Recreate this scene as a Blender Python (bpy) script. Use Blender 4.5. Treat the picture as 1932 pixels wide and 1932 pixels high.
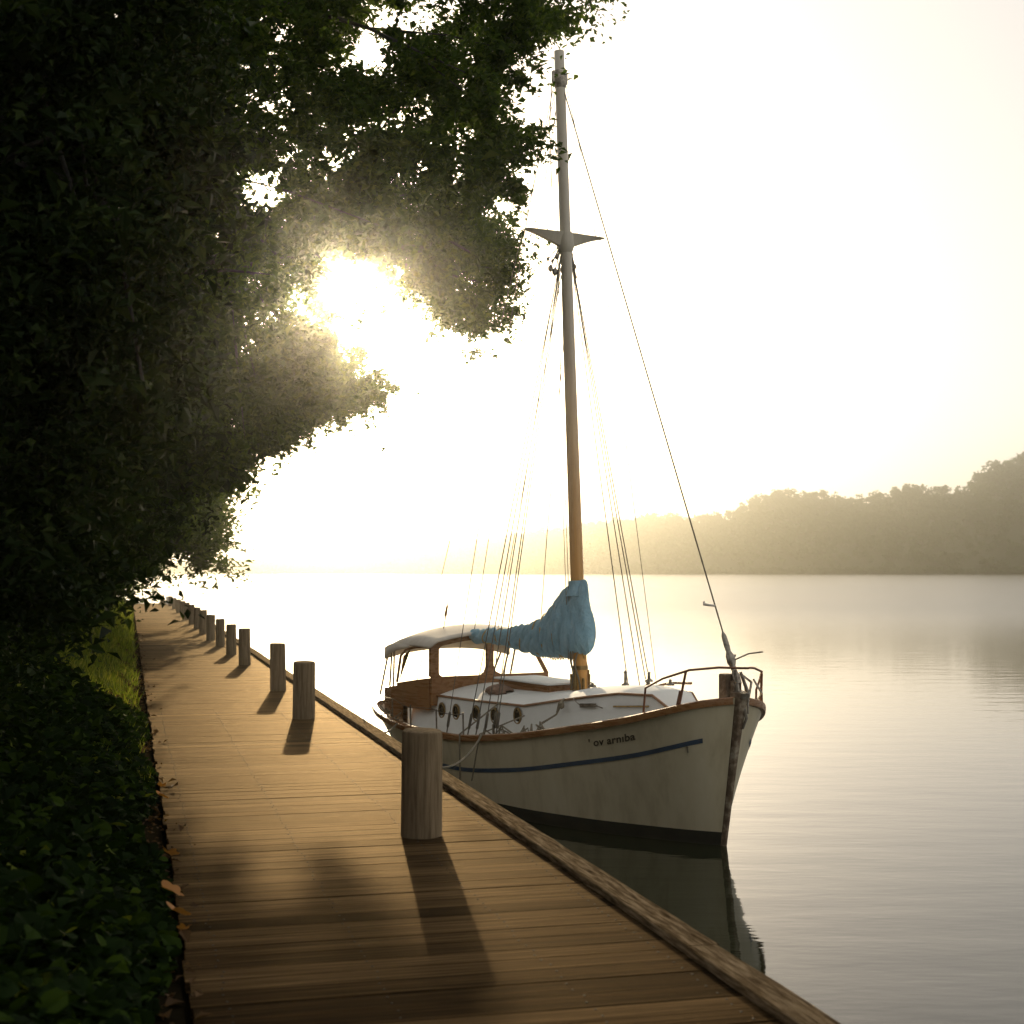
import bpy, math, random
import numpy as np
from mathutils import Vector, Matrix

# ------------------------------------------------------------------ camera, sky, sun, exposure
for o in list(bpy.data.objects):
    bpy.data.objects.remove(o)
SC = bpy.context.scene
COL = SC.collection
HW = 3.2            # eye height above the water
ZD = 1.3            # dock deck above the water
F, CX, HY = 2763.0, 966.0, 1074.0    # picture measures (on a 1932 px square) used to read distances off the photograph
R = math.radians

cam = bpy.data.cameras.new('camera')
cam.sensor_width = 36
cam.lens = 36 * F / 1932
cam.shift_y = (HY - 966) / 1932
cam.clip_start, cam.clip_end = 0.1, 6000
cam.dof.use_dof = True
cam.dof.focus_distance = 17.5
cam.dof.aperture_fstop = 3.2
co = bpy.data.objects.new('camera', cam)
co.location = (0, 0, HW)
co.rotation_euler = (R(90), 0, 0)
COL.objects.link(co)
SC.camera = co

SUN_EL, SUN_AZ = 11.3, -6.6          # degrees; azimuth right of +Y
SUN_DIR = Vector((math.sin(R(SUN_AZ)) * math.cos(R(SUN_EL)), math.cos(R(SUN_AZ)) * math.cos(R(SUN_EL)), math.sin(R(SUN_EL))))
world = bpy.data.worlds.new('World')
SC.world = world
world.use_nodes = True
wn = world.node_tree
wn.nodes.clear()
sky = wn.nodes.new('ShaderNodeTexSky')
sky.sky_type = 'NISHITA'
sky.sun_disc = False
sky.sun_elevation = R(SUN_EL)
sky.sun_rotation = R(SUN_AZ)
sky.dust_density = 3.0
sky.air_density = 0.4
sky.ozone_density = 0.3
tint = wn.nodes.new('ShaderNodeMix')
tint.data_type = 'RGBA'
tint.blend_type = 'MULTIPLY'
tint.inputs['Factor'].default_value = 1.0
tint.inputs['B'].default_value = (0.22, 0.217, 0.22, 1)       # thinned by the mist ...
mist = wn.nodes.new('ShaderNodeMix')
mist.data_type = 'RGBA'
mist.blend_type = 'ADD'
mist.inputs['Factor'].default_value = 1.0
mist.inputs['B'].default_value = (5.2, 5.05, 4.75, 1)         # ... which itself glows evenly all round
bgn = wn.nodes.new('ShaderNodeBackground')
bgn.inputs['Strength'].default_value = 0.10
wo = wn.nodes.new('ShaderNodeOutputWorld')
wn.links.new(sky.outputs[0], tint.inputs['A'])
wn.links.new(tint.outputs['Result'], mist.inputs['A'])
wn.links.new(mist.outputs['Result'], bgn.inputs['Color'])
wn.links.new(bgn.outputs[0], wo.inputs['Surface'])

sl = bpy.data.lights.new('sun', 'SUN')
sl.energy = 5.0
sl.angle = R(0.5)
sl.color = (1.0, 0.78, 0.49)
so = bpy.data.objects.new('sun', sl)
so.rotation_euler = SUN_DIR.to_track_quat('Z', 'Y').to_euler()
so.location = (-20, 150, 60)
COL.objects.link(so)

SC.view_settings.view_transform = 'Standard'
SC.view_settings.look = 'None'
SC.view_settings.gamma = 1.0
SC.view_settings.exposure = 0.36
SC.render.engine = 'CYCLES'
SC.cycles.max_bounces = 6
SC.cycles.diffuse_bounces = 2
SC.cycles.glossy_bounces = 3
SC.cycles.transmission_bounces = 4
SC.cycles.transparent_max_bounces = 12
SC.cycles.volume_bounces = 0
SC.cycles.use_denoising = True
SC.cycles.sample_clamp_indirect = 6.0
SC.cycles.sample_clamp_direct = 0.0
SC.cycles.caustics_reflective = False
SC.cycles.caustics_refractive = False

HAZE_DENSITY = 0.00062
rng = np.random.default_rng(7)
rnd = random.Random(11)

# ------------------------------------------------------------------ helpers
def tag(o, label=None, cat=None, group=None, kind=None):
    if label: o['label'] = label
    if cat: o['category'] = cat
    if group: o['group'] = group
    if kind: o['kind'] = kind
    return o

def empty(name, loc=(0, 0, 0), rz=0.0):
    o = bpy.data.objects.new(name, None)
    o.empty_display_size = 0.2
    o.location = loc
    o.rotation_euler = (0, 0, rz)
    COL.objects.link(o)
    return o

class MB:
    """collects shapes and links them as one mesh object"""
    def __init__(self):
        self.v, self.f = [], []
    def add(self, vs, fs):
        n = len(self.v)
        self.v += [tuple(p) for p in vs]
        self.f += [tuple(i + n for i in f) for f in fs]
        return self
    def box(self, x0, x1, y0, y1, z0, z1):
        vs = [(x0, y0, z0), (x1, y0, z0), (x1, y1, z0), (x0, y1, z0), (x0, y0, z1), (x1, y0, z1), (x1, y1, z1), (x0, y1, z1)]
        return self.add(vs, [(0, 3, 2, 1), (4, 5, 6, 7), (0, 1, 5, 4), (1, 2, 6, 5), (2, 3, 7, 6), (3, 0, 4, 7)])
    def bar(self, a, b, w, h, up=(0, 0, 1)):
        a, b = Vector(a), Vector(b)
        d = (b - a).normalized()
        s = d.cross(Vector(up))
        if s.length < 1e-4: s = d.cross(Vector((1, 0, 0)))
        s.normalize()
        t = s.cross(d)
        s, t = s * w / 2, t * h / 2
        vs = [a - s - t, a + s - t, a + s + t, a - s + t, b - s - t, b + s - t, b + s + t, b - s + t]
        return self.add(vs, [(0, 1, 2, 3), (7, 6, 5, 4), (0, 4, 5, 1), (1, 5, 6, 2), (2, 6, 7, 3), (3, 7, 4, 0)])
    def tube(self, pts, r, n=8, cap=True):
        pts = [Vector(p) for p in pts]
        rs = r if isinstance(r, (list, tuple)) else [r] * len(pts)
        vs, fs = [], []
        up = Vector((0.31, 0.17, 0.93))
        s = None
        for i, p in enumerate(pts):
            a = pts[max(i - 1, 0)]; b = pts[min(i + 1, len(pts) - 1)]
            d = (b - a)
            d = d.normalized() if d.length > 1e-9 else Vector((0, 0, 1))
            if s is None:
                s = d.cross(up)
                if s.length < 1e-3: s = d.cross(Vector((1, 0, 0)))
            s = (s - d * s.dot(d)).normalized()
            t = d.cross(s)
            for k in range(n):
                an = 2 * math.pi * k / n
                vs.append(p + (s * math.cos(an) + t * math.sin(an)) * rs[i])
        for i in range(len(pts) - 1):
            for k in range(n):
                k2 = (k + 1) % n
                fs.append((i * n + k, i * n + k2, (i + 1) * n + k2, (i + 1) * n + k))
        if cap:
            fs.append(tuple(range(n - 1, -1, -1)))
            m = (len(pts) - 1) * n
            fs.append(tuple(m + k for k in range(n)))
        return self.add(vs, fs)
    def lathe(self, prof, c=(0, 0, 0), n=16, axis='z'):
        vs, fs = [], []
        for (r, z) in prof:
            for k in range(n):
                a = 2 * math.pi * k / n
                p = (r * math.cos(a), r * math.sin(a), z)
                if axis == 'y': p = (p[0], p[2], p[1])
                if axis == 'x': p = (p[2], p[0], p[1])
                vs.append((c[0] + p[0], c[1] + p[1], c[2] + p[2]))
        for i in range(len(prof) - 1):
            for k in range(n):
                k2 = (k + 1) % n
                fs.append((i * n + k, i * n + k2, (i + 1) * n + k2, (i + 1) * n + k))
        fs.append(tuple(range(n - 1, -1, -1)))
        fs.append(tuple((len(prof) - 1) * n + k for k in range(n)))
        return self.add(vs, fs)
    def grid(self, rows, closed=False):
        m = len(rows[0])
        vs = [p for r in rows for p in r]
        fs = []
        for i in range(len(rows) - 1):
            for j in range(m if closed else m - 1):
                j2 = (j + 1) % m
                fs.append((i * m + j, i * m + j2, (i + 1) * m + j2, (i + 1) * m + j))
        return self.add(vs, fs)
    def build(self, name, mat, parent=None, smooth=False, bevel=0.0, solid=0.0, loc=None, rz=None):
        me = bpy.data.meshes.new(name)
        me.from_pydata(self.v, [], self.f)
        me.validate()
        me.update()
        if mat: me.materials.append(mat)
        if smooth:
            me.polygons.foreach_set('use_smooth', [True] * len(me.polygons))
            try: me.set_sharp_from_angle(angle=R(40))
            except Exception: pass
        o = bpy.data.objects.new(name, me)
        COL.objects.link(o)
        if parent: o.parent = parent
        if loc: o.location = loc
        if rz is not None: o.rotation_euler = (0, 0, rz)
        if solid:
            m = o.modifiers.new('solid', 'SOLIDIFY'); m.thickness = solid; m.offset = 0
        if bevel:
            m = o.modifiers.new('bevel', 'BEVEL'); m.width = bevel; m.segments = 2; m.limit_method = 'ANGLE'
        return o

def np_mesh(name, verts, faces, mat, parent=None, tint_v=None, smooth=False, loc=None):
    """verts Nx3, faces Mxk (k = 3 or 4)"""
    me = bpy.data.meshes.new(name)
    k = faces.shape[1]
    me.vertices.add(len(verts)); me.vertices.foreach_set('co', np.ascontiguousarray(verts, dtype=np.float32).ravel())
    me.loops.add(faces.size); me.loops.foreach_set('vertex_index', np.ascontiguousarray(faces, dtype=np.int32).ravel())
    me.polygons.add(len(faces)); me.polygons.foreach_set('loop_start', np.arange(0, faces.size, k, dtype=np.int32))
    me.update(calc_edges=True)
    if tint_v is not None:
        at = me.attributes.new('tint', 'FLOAT', 'POINT')
        at.data.foreach_set('value', np.ascontiguousarray(tint_v, dtype=np.float32))
    me.polygons.foreach_set('use_smooth', np.full(len(faces), bool(smooth)))
    me.materials.append(mat)
    o = bpy.data.objects.new(name, me)
    COL.objects.link(o)
    if parent: o.parent = parent
    if loc is not None: o.location = loc
    return o

def at(px, py, Y):
    """the point seen at a picture position, at a distance read off the photograph"""
    return np.array([(px - CX) / F * Y, Y, HW - (py - HY) / F * Y])
def on_z(px, py, z):
    Y = F * (HW - z) / (py - HY)
    return np.array([(px - CX) / F * Y, Y, z])

# ------------------------------------------------------------------ materials
def new_mat(name):
    m = bpy.data.materials.new(name)
    m.use_nodes = True
    nt = m.node_tree
    b = nt.nodes['Principled BSDF']
    return m, nt, b
def N(nt, t, **kw):
    n = nt.nodes.new(t)
    for k, v in kw.items(): setattr(n, k, v)
    return n
def ramp(nt, fac, stops):
    r = N(nt, 'ShaderNodeValToRGB')
    while len(r.color_ramp.elements) < len(stops): r.color_ramp.elements.new(0.5)
    for e, (p, c) in zip(r.color_ramp.elements, stops):
        e.position = p; e.color = (*c, 1)
    nt.links.new(fac, r.inputs[0])
    return r
def noise_mat(name, stops, scale=(1, 1, 1), matte=False, nscale=5.0, detail=6, rough=0.6, bump=0.0, bdist=0.01, metal=0.0, spec=0.5, tint_amt=0.0, roughvar=0.0):
    m, nt, b = new_mat(name)
    tc = N(nt, 'ShaderNodeTexCoord')
    mp = N(nt, 'ShaderNodeMapping')
    mp.inputs['Scale'].default_value = scale
    nt.links.new(tc.outputs['Object'], mp.inputs['Vector'])
    nz = N(nt, 'ShaderNodeTexNoise')
    nz.inputs['Scale'].default_value = nscale
    nz.inputs['Detail'].default_value = detail
    nz.inputs['Roughness'].default_value = 0.65
    nt.links.new(mp.outputs[0], nz.inputs['Vector'])
    fac = nz.outputs['Fac']
    if tint_amt:
        a = N(nt, 'ShaderNodeAttribute', attribute_name='tint')
        ma = N(nt, 'ShaderNodeMath', operation='MULTIPLY_ADD')
        nt.links.new(a.outputs['Fac'], ma.inputs[0]); ma.inputs[1].default_value = tint_amt
        nt.links.new(fac, ma.inputs[2])
        fac = ma.outputs[0]
    r = ramp(nt, fac, stops)
    nt.links.new(r.outputs[0], b.inputs['Base Color'])
    b.inputs['Roughness'].default_value = rough
    if name == 'bank_soil': spec = 0.0
    b.inputs['Metallic'].default_value = metal
    b.inputs['Specular IOR Level'].default_value = spec
    if roughvar:
        mr = N(nt, 'ShaderNodeMapRange')
        nt.links.new(nz.outputs['Fac'], mr.inputs[0])
        mr.inputs['From Min'].default_value = 0.3; mr.inputs['From Max'].default_value = 0.7
        mr.inputs['To Min'].default_value = rough - roughvar; mr.inputs['To Max'].default_value = rough + roughvar
        nt.links.new(mr.outputs[0], b.inputs['Roughness'])
    if bump:
        bp = N(nt, 'ShaderNodeBump')
        bp.inputs['Strength'].default_value = bump; bp.inputs['Distance'].default_value = bdist
        nt.links.new(nz.outputs['Fac'], bp.inputs['Height'])
        nt.links.new(bp.outputs[0], b.inputs['Normal'])
    if matte:          # dry weathered timber: diffuse with only a trace of sheen
        df = N(nt, 'ShaderNodeBsdfDiffuse'); df.inputs['Roughness'].default_value = 0.6
        gg = N(nt, 'ShaderNodeBsdfGlossy'); gg.inputs['Roughness'].default_value = 0.5; gg.inputs['Color'].default_value = (1.0, 0.80, 0.54, 1)
        nt.links.new(r.outputs[0], df.inputs['Color'])
        if bump:
            nt.links.new(bp.outputs[0], df.inputs['Normal']); nt.links.new(bp.outputs[0], gg.inputs['Normal'])
        lw = N(nt, 'ShaderNodeLayerWeight'); lw.inputs['Blend'].default_value = 0.5
        pw = N(nt, 'ShaderNodeMath', operation='POWER'); nt.links.new(lw.outputs['Facing'], pw.inputs[0]); pw.inputs[1].default_value = 7.0
        mu = N(nt, 'ShaderNodeMath', operation='MULTIPLY'); nt.links.new(pw.outputs[0], mu.inputs[0]); mu.inputs[1].default_value = matte
        mx = N(nt, 'ShaderNodeMixShader'); nt.links.new(mu.outputs[0], mx.inputs[0])
        nt.links.new(df.outputs[0], mx.inputs[1]); nt.links.new(gg.outputs[0], mx.inputs[2])
        nt.links.new(mx.outputs[0], nt.nodes['Material Output'].inputs['Surface'])
    return m

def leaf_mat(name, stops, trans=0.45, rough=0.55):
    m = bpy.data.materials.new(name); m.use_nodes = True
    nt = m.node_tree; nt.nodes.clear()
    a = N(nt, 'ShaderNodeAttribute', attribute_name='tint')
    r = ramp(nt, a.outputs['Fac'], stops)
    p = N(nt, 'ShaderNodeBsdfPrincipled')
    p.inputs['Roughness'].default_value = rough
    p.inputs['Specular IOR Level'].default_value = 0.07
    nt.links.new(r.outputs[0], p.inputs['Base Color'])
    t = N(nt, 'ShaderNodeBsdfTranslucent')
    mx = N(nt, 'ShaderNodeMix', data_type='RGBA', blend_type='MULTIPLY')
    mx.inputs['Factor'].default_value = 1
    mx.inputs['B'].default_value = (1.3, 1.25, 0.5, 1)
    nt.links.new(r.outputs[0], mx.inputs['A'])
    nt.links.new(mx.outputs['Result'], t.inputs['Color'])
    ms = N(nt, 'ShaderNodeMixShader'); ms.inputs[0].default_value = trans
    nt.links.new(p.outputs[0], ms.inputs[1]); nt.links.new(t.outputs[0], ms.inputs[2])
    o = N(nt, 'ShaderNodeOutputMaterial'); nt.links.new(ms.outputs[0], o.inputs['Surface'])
    return m

M = {}
M['plank'] = noise_mat('weathered_planks', [(0.32, (0.008, 0.0045, 0.002)), (0.46, (0.038, 0.022, 0.009)), (0.57, (0.085, 0.051, 0.022)), (0.74, (0.20, 0.128, 0.060))], matte=0.10, scale=(0.3, 20, 9), nscale=3.2, detail=9, rough=0.74, bump=1.0, bdist=0.011, spec=0.10, tint_amt=0.22, roughvar=0.08)
M['kerb'] = noise_mat('kerb_timber', matte=0.015, stops=[(0.34, (0.035, 0.022, 0.011)), (0.48, (0.13, 0.09, 0.05)), (0.66, (0.30, 0.225, 0.14))], scale=(14, 1.0, 14), nscale=4, detail=8, rough=0.62, bump=0.5, bdist=0.006, tint_amt=0.2)
M['post'] = noise_mat('post_timber', matte=0.015, stops=[(0.3, (0.14, 0.10, 0.06)), (0.55, (0.30, 0.225, 0.14)), (0.8, (0.42, 0.33, 0.22))], scale=(7, 7, 0.5), nscale=4, detail=8, rough=0.75, bump=0.8, bdist=0.012)
M['bark'] = noise_mat('bark', [(0.3, (0.010, 0.010, 0.006)), (0.7, (0.036, 0.033, 0.020))], scale=(5, 5, 1), nscale=3, rough=0.9, bump=0.9, bdist=0.03)
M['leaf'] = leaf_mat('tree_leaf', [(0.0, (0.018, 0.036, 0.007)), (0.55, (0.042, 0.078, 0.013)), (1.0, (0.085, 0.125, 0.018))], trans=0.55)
M['leaf_dark'] = leaf_mat('shade_leaf', [(0.0, (0.007, 0.014, 0.004)), (0.6, (0.018, 0.034, 0.007)), (1.0, (0.04, 0.062, 0.012))], trans=0.3)  # darker copy of the tree leaf, with the bank's shade put into the colour
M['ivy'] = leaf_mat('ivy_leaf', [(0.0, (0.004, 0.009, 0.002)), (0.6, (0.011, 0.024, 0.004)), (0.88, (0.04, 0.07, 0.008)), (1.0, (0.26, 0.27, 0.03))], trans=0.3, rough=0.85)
M['grass'] = leaf_mat('grass_blade', [(0.0, (0.06, 0.09, 0.012)), (0.7, (0.16, 0.21, 0.03)), (1.0, (0.32, 0.30, 0.07))], trans=0.5)
M['litter'] = leaf_mat('dead_leaf', [(0.0, (0.05, 0.03, 0.016)), (0.6, (0.14, 0.08, 0.035)), (1.0, (0.42, 0.20, 0.07))], trans=0.2, rough=0.7)
M['far_leaf'] = leaf_mat('far_foliage', [(0.0, (0.035, 0.068, 0.020)), (1.0, (0.075, 0.118, 0.034))], trans=0.2, rough=0.9)
M['soil'] = noise_mat('bank_soil', [(0.3, (0.006, 0.005, 0.003)), (0.7, (0.026, 0.020, 0.010))], nscale=1.6, detail=10, rough=0.95, bump=1.0, bdist=0.06)
M['hill'] = noise_mat('hill_ground', [(0.3, (0.03, 0.04, 0.02)), (0.7, (0.06, 0.07, 0.03))], nscale=0.05, rough=1.0)
M['paint'] = noise_mat('hull_white_paint', [(0.25, (0.46, 0.39, 0.25)), (0.5, (0.62, 0.545, 0.375)), (0.8, (0.68, 0.61, 0.45))], scale=(1.6, 1.6, 0.35), nscale=2.5, detail=8, rough=0.36, roughvar=0.06)
M['cabin'] = noise_mat('cabin_white_paint', [(0.25, (0.74, 0.74, 0.70)), (0.6, (0.84, 0.84, 0.81))], nscale=2.0, detail=7, rough=0.75, spec=0.15)
M['deck'] = noise_mat('deck_paint', [(0.3, (0.55, 0.53, 0.47)), (0.7, (0.72, 0.70, 0.64))], nscale=6, detail=8, rough=0.8, spec=0.12)
M['boot'] = noise_mat('bottom_paint', [(0.3, (0.012, 0.012, 0.009)), (0.7, (0.03, 0.03, 0.02))], nscale=3, rough=0.6)
M['stripe'] = noise_mat('blue_stripe', [(0.3, (0.02, 0.045, 0.09)), (0.7, (0.04, 0.085, 0.15))], nscale=5, rough=0.4)
M['varnish'] = noise_mat('varnished_wood', [(0.2, (0.15, 0.062, 0.02)), (0.55, (0.27, 0.122, 0.04)), (0.9, (0.37, 0.18, 0.062))], scale=(0.8, 5, 14), nscale=2.2, detail=8, rough=0.28, roughvar=0.06)
M['mast'] = noise_mat('mast_wood', [(0.25, (0.52, 0.24, 0.055)), (0.55, (0.68, 0.34, 0.085)), (0.8, (0.74, 0.43, 0.14))], scale=(7, 7, 0.4), nscale=3, detail=8, rough=0.3, roughvar=0.06)
M['pale_mast'] = noise_mat('pale_mast_wood', [(0.25, (0.52, 0.47, 0.37)), (0.8, (0.68, 0.63, 0.53))], scale=(7, 7, 0.4), nscale=3, detail=8, rough=0.45)  # pale copy of the mast wood, lightened for the glare up there
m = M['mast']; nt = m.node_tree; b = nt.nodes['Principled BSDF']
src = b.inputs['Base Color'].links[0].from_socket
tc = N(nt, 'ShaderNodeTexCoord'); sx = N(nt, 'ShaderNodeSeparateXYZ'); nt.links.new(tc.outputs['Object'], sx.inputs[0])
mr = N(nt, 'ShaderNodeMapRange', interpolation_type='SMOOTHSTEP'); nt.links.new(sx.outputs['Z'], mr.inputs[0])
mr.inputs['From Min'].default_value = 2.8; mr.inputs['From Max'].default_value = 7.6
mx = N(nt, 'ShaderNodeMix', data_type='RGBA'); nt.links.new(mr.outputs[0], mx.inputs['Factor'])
nt.links.new(src, mx.inputs['A']); mx.inputs['B'].default_value = (0.62, 0.56, 0.46, 1)  # pales with height: the glare over the upper mast is put into the colour
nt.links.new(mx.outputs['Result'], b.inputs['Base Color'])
M['oldwood'] = noise_mat('old_stem_wood', [(0.3, (0.07, 0.048, 0.03)), (0.5, (0.18, 0.125, 0.08)), (0.68, (0.42, 0.36, 0.27))], nscale=9, detail=9, rough=0.8, bump=0.8, bdist=0.01)
M['canvas'] = noise_mat('blue_canvas', [(0.25, (0.18, 0.36, 0.47)), (0.55, (0.28, 0.50, 0.63)), (0.8, (0.42, 0.62, 0.73))], scale=(3.2, 1, 1.2), nscale=3.2, detail=7, rough=0.85, bump=1.0, bdist=0.09)
M['awning'] = noise_mat('pale_canvas', [(0.3, (0.62, 0.56, 0.48)), (0.7, (0.78, 0.73, 0.65))], nscale=4, rough=0.8)
M['bundle'] = noise_mat('brown_canvas', [(0.3, (0.12, 0.065, 0.045)), (0.7, (0.27, 0.17, 0.12))], nscale=8, rough=0.85, bump=0.6, bdist=0.01)
M['metal'] = noise_mat('tarnished_metal', [(0.3, (0.12, 0.10, 0.08)), (0.7, (0.42, 0.38, 0.32))], nscale=20, rough=0.38, metal=0.8)
M['brass'] = noise_mat('old_brass', [(0.3, (0.16, 0.10, 0.04)), (0.7, (0.40, 0.27, 0.10))], nscale=20, rough=0.4, metal=0.7)
M['rust'] = noise_mat('rusty_tube', [(0.3, (0.09, 0.035, 0.02)), (0.7, (0.30, 0.13, 0.07))], nscale=15, rough=0.55, metal=0.3)
M['wire'] = noise_mat('wire_rope', [(0.3, (0.05, 0.045, 0.035)), (0.7, (0.14, 0.12, 0.09))], nscale=40, rough=0.5, metal=0.4)
M['rope'] = noise_mat('rope', [(0.3, (0.10, 0.085, 0.06)), (0.7, (0.28, 0.24, 0.17))], scale=(1, 1, 1), nscale=60, rough=0.9)
M['yellow_rope'] = noise_mat('yellow_cord', [(0.3, (0.30, 0.20, 0.05)), (0.7, (0.48, 0.36, 0.12))], nscale=60, rough=0.85)
M['letter'] = noise_mat('letter_paint', [(0.35, (0.03, 0.022, 0.012)), (0.7, (0.10, 0.08, 0.05))], nscale=14, rough=0.6)
M['portglass'] = noise_mat('dark_glass', [(0.3, (0.02, 0.016, 0.010)), (0.7, (0.035, 0.028, 0.018))], nscale=2, rough=0.06)
M['dim'] = noise_mat('dark_green_paint', [(0.3, (0.02, 0.03, 0.018)), (0.7, (0.05, 0.06, 0.035))], nscale=3, rough=0.7)

m = bpy.data.materials.new('window_glass'); m.use_nodes = True
nt = m.node_tree; nt.nodes.clear()
tr = N(nt, 'ShaderNodeBsdfTransparent'); tr.inputs[0].default_value = (0.93, 0.92, 0.88, 1)
gl = N(nt, 'ShaderNodeBsdfGlossy'); gl.inputs['Roughness'].default_value = 0.03
fr = N(nt, 'ShaderNodeFresnel'); fr.inputs[0].default_value = 1.12
ms = N(nt, 'ShaderNodeMixShader')
nt.links.new(fr.outputs[0], ms.inputs[0]); nt.links.new(tr.outputs[0], ms.inputs[1]); nt.links.new(gl.outputs[0], ms.inputs[2])
oo = N(nt, 'ShaderNodeOutputMaterial'); nt.links.new(ms.outputs[0], oo.inputs['Surface'])
M['glass'] = m

# water
m, nt, b = new_mat('lake_water')
b.inputs['Base Color'].default_value = (0.016, 0.019, 0.009, 1)
b.inputs['Roughness'].default_value = 0.035
b.inputs['IOR'].default_value = 1.333
b.inputs['Specular IOR Level'].default_value = 0.5
tc = N(nt, 'ShaderNodeTexCoord')
hs = []
for (sc, s, d, st) in (((0.35, 1.0, 1), 1.5, 3, 0.015), ((0.5, 1.3, 1), 7.0, 3, 0.0020)):
    mp = N(nt, 'ShaderNodeMapping'); mp.inputs['Scale'].default_value = sc; mp.inputs['Rotation'].default_value = (0, 0, 0.15)
    nt.links.new(tc.outputs['Object'], mp.inputs['Vector'])
    nz = N(nt, 'ShaderNodeTexNoise'); nz.inputs['Scale'].default_value = s; nz.inputs['Detail'].default_value = d
    nt.links.new(mp.outputs[0], nz.inputs['Vector'])
    mu = N(nt, 'ShaderNodeMath', operation='MULTIPLY'); mu.inputs[1].default_value = st
    nt.links.new(nz.outputs['Fac'], mu.inputs[0]); hs.append(mu)
ad = N(nt, 'ShaderNodeMath', operation='ADD')
nt.links.new(hs[0].outputs[0], ad.inputs[0]); nt.links.new(hs[1].outputs[0], ad.inputs[1])
bp = N(nt, 'ShaderNodeBump'); bp.inputs['Strength'].default_value = 0.5; bp.inputs['Distance'].default_value = 1.0
nt.links.new(ad.outputs[0], bp.inputs['Height']); nt.links.new(bp.outputs[0], b.inputs['Normal'])
sp_ = N(nt, 'ShaderNodeSeparateXYZ'); nt.links.new(tc.outputs['Object'], sp_.inputs[0])
mr = N(nt, 'ShaderNodeMapRange', interpolation_type='SMOOTHSTEP')
nt.links.new(sp_.outputs['Y'], mr.inputs[0])
mr.inputs['From Min'].default_value = 18; mr.inputs['From Max'].default_value = 130
mr.inputs['To Min'].default_value = 0.035; mr.inputs['To Max'].default_value = 0.26
nt.links.new(mr.outputs[0], b.inputs['Roughness'])
M['water'] = m

# ------------------------------------------------------------------ setting: water, bank, hills
w = MB()
w.box(-1500, 1500, -260, 1500, -0.6, 0.0)
tag(w.build('water', M['water']), kind='structure')

DA = math.atan2(0.2535, 0.967)                     # the dock runs a little to the left of straight ahead
D_AX, D_N = np.array([-0.2535, 0.967]), np.array([0.967, 0.2535])
def dk(wv, l, z=0.0):
    p = wv * D_N + l * D_AX
    return np.array([p[0], p[1], z])
W0, W1 = 0.268, 2.82

def bank_h(wv, l):
    a = max(0.0, 0.1 - wv)
    return 1.24 + 0.42 * (1 - math.exp(-a / 1.6)) * 1.9 + 0.05 * min(a, 30) + 0.05 * math.sin(l * 0.9 + wv * 1.7) * min(1, a)
ws = [2.0, 1.2, 0.6, 0.24, 0.0, -0.4, -0.9, -1.5, -2.2, -3.2, -5, -8, -14, -30, -80, -200, -500]
ls = list(np.arange(-30, 90, 1.0)) + [92, 96, 102, 110, 125, 150, 200, 300, 450, 600]
rows = []
for l in ls:
    row = []
    for wv in ws:
        z = bank_h(wv, l) if wv <= 0.3 else {2.0: -1.2, 1.2: -0.4, 0.6: 0.7}[wv]
        off = 0.0
        if l > 90: off = -(l - 90) * 0.05
        row.append(tuple(dk(wv + off, l, z)))
    rows.append(row)
tag(MB().grid(rows).build('ground', M['soil'], smooth=True), kind='structure')

RID = [(-900, 1050), (0, 1046), (300, 1050), (400, 1046), (500, 1041), (600, 1036), (700, 1028), (760, 1022), (800, 1018), (880, 1014), (950, 1004), (1030, 990), (1100, 980), (1200, 969), (1260, 961), (1300, 966), (1350, 962), (1385, 956), (1415, 936), (1450, 922), (1500, 914), (1550, 918), (1590, 932), (1630, 932), (1660, 918), (1700, 911), (1730, 905), (1765, 914), (1790, 906), (1826, 912), (1840, 886), (1870, 864), (1900, 858), (1932, 846), (2000, 838), (2200, 856), (2600, 900), (3200, 1000)]
SHORE = 930.0
def ridge(px):
    return float(np.interp(px, [a for a, _ in RID], [b for _, b in RID]))
def ridge_z(px, Y):
    return max(4.0, HW + (HY - ridge(px)) / F * Y)
rows = []
pxs = list(range(-900, 3201, 25))
for k, fr in enumerate((0, 0.25, 0.55, 0.8, 1.0)):
    row = []
    for px in pxs:
        Y = SHORE + 150 * fr
        crest = ridge_z(px, SHORE + 150) - 9
        row.append(((px - CX) / F * Y, Y, max(0, crest) * fr ** 0.8 - (0.3 if fr == 0 else 0)))
    rows.append(row)
rows.append([((px - CX) / F * 1300, 1300, 0.5) for px in pxs])
rows.append([((px - CX) / F * 1480, 1480, 0.5) for px in pxs])
tag(MB().grid(rows).build('hills', M['hill'], smooth=True), kind='structure')

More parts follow.
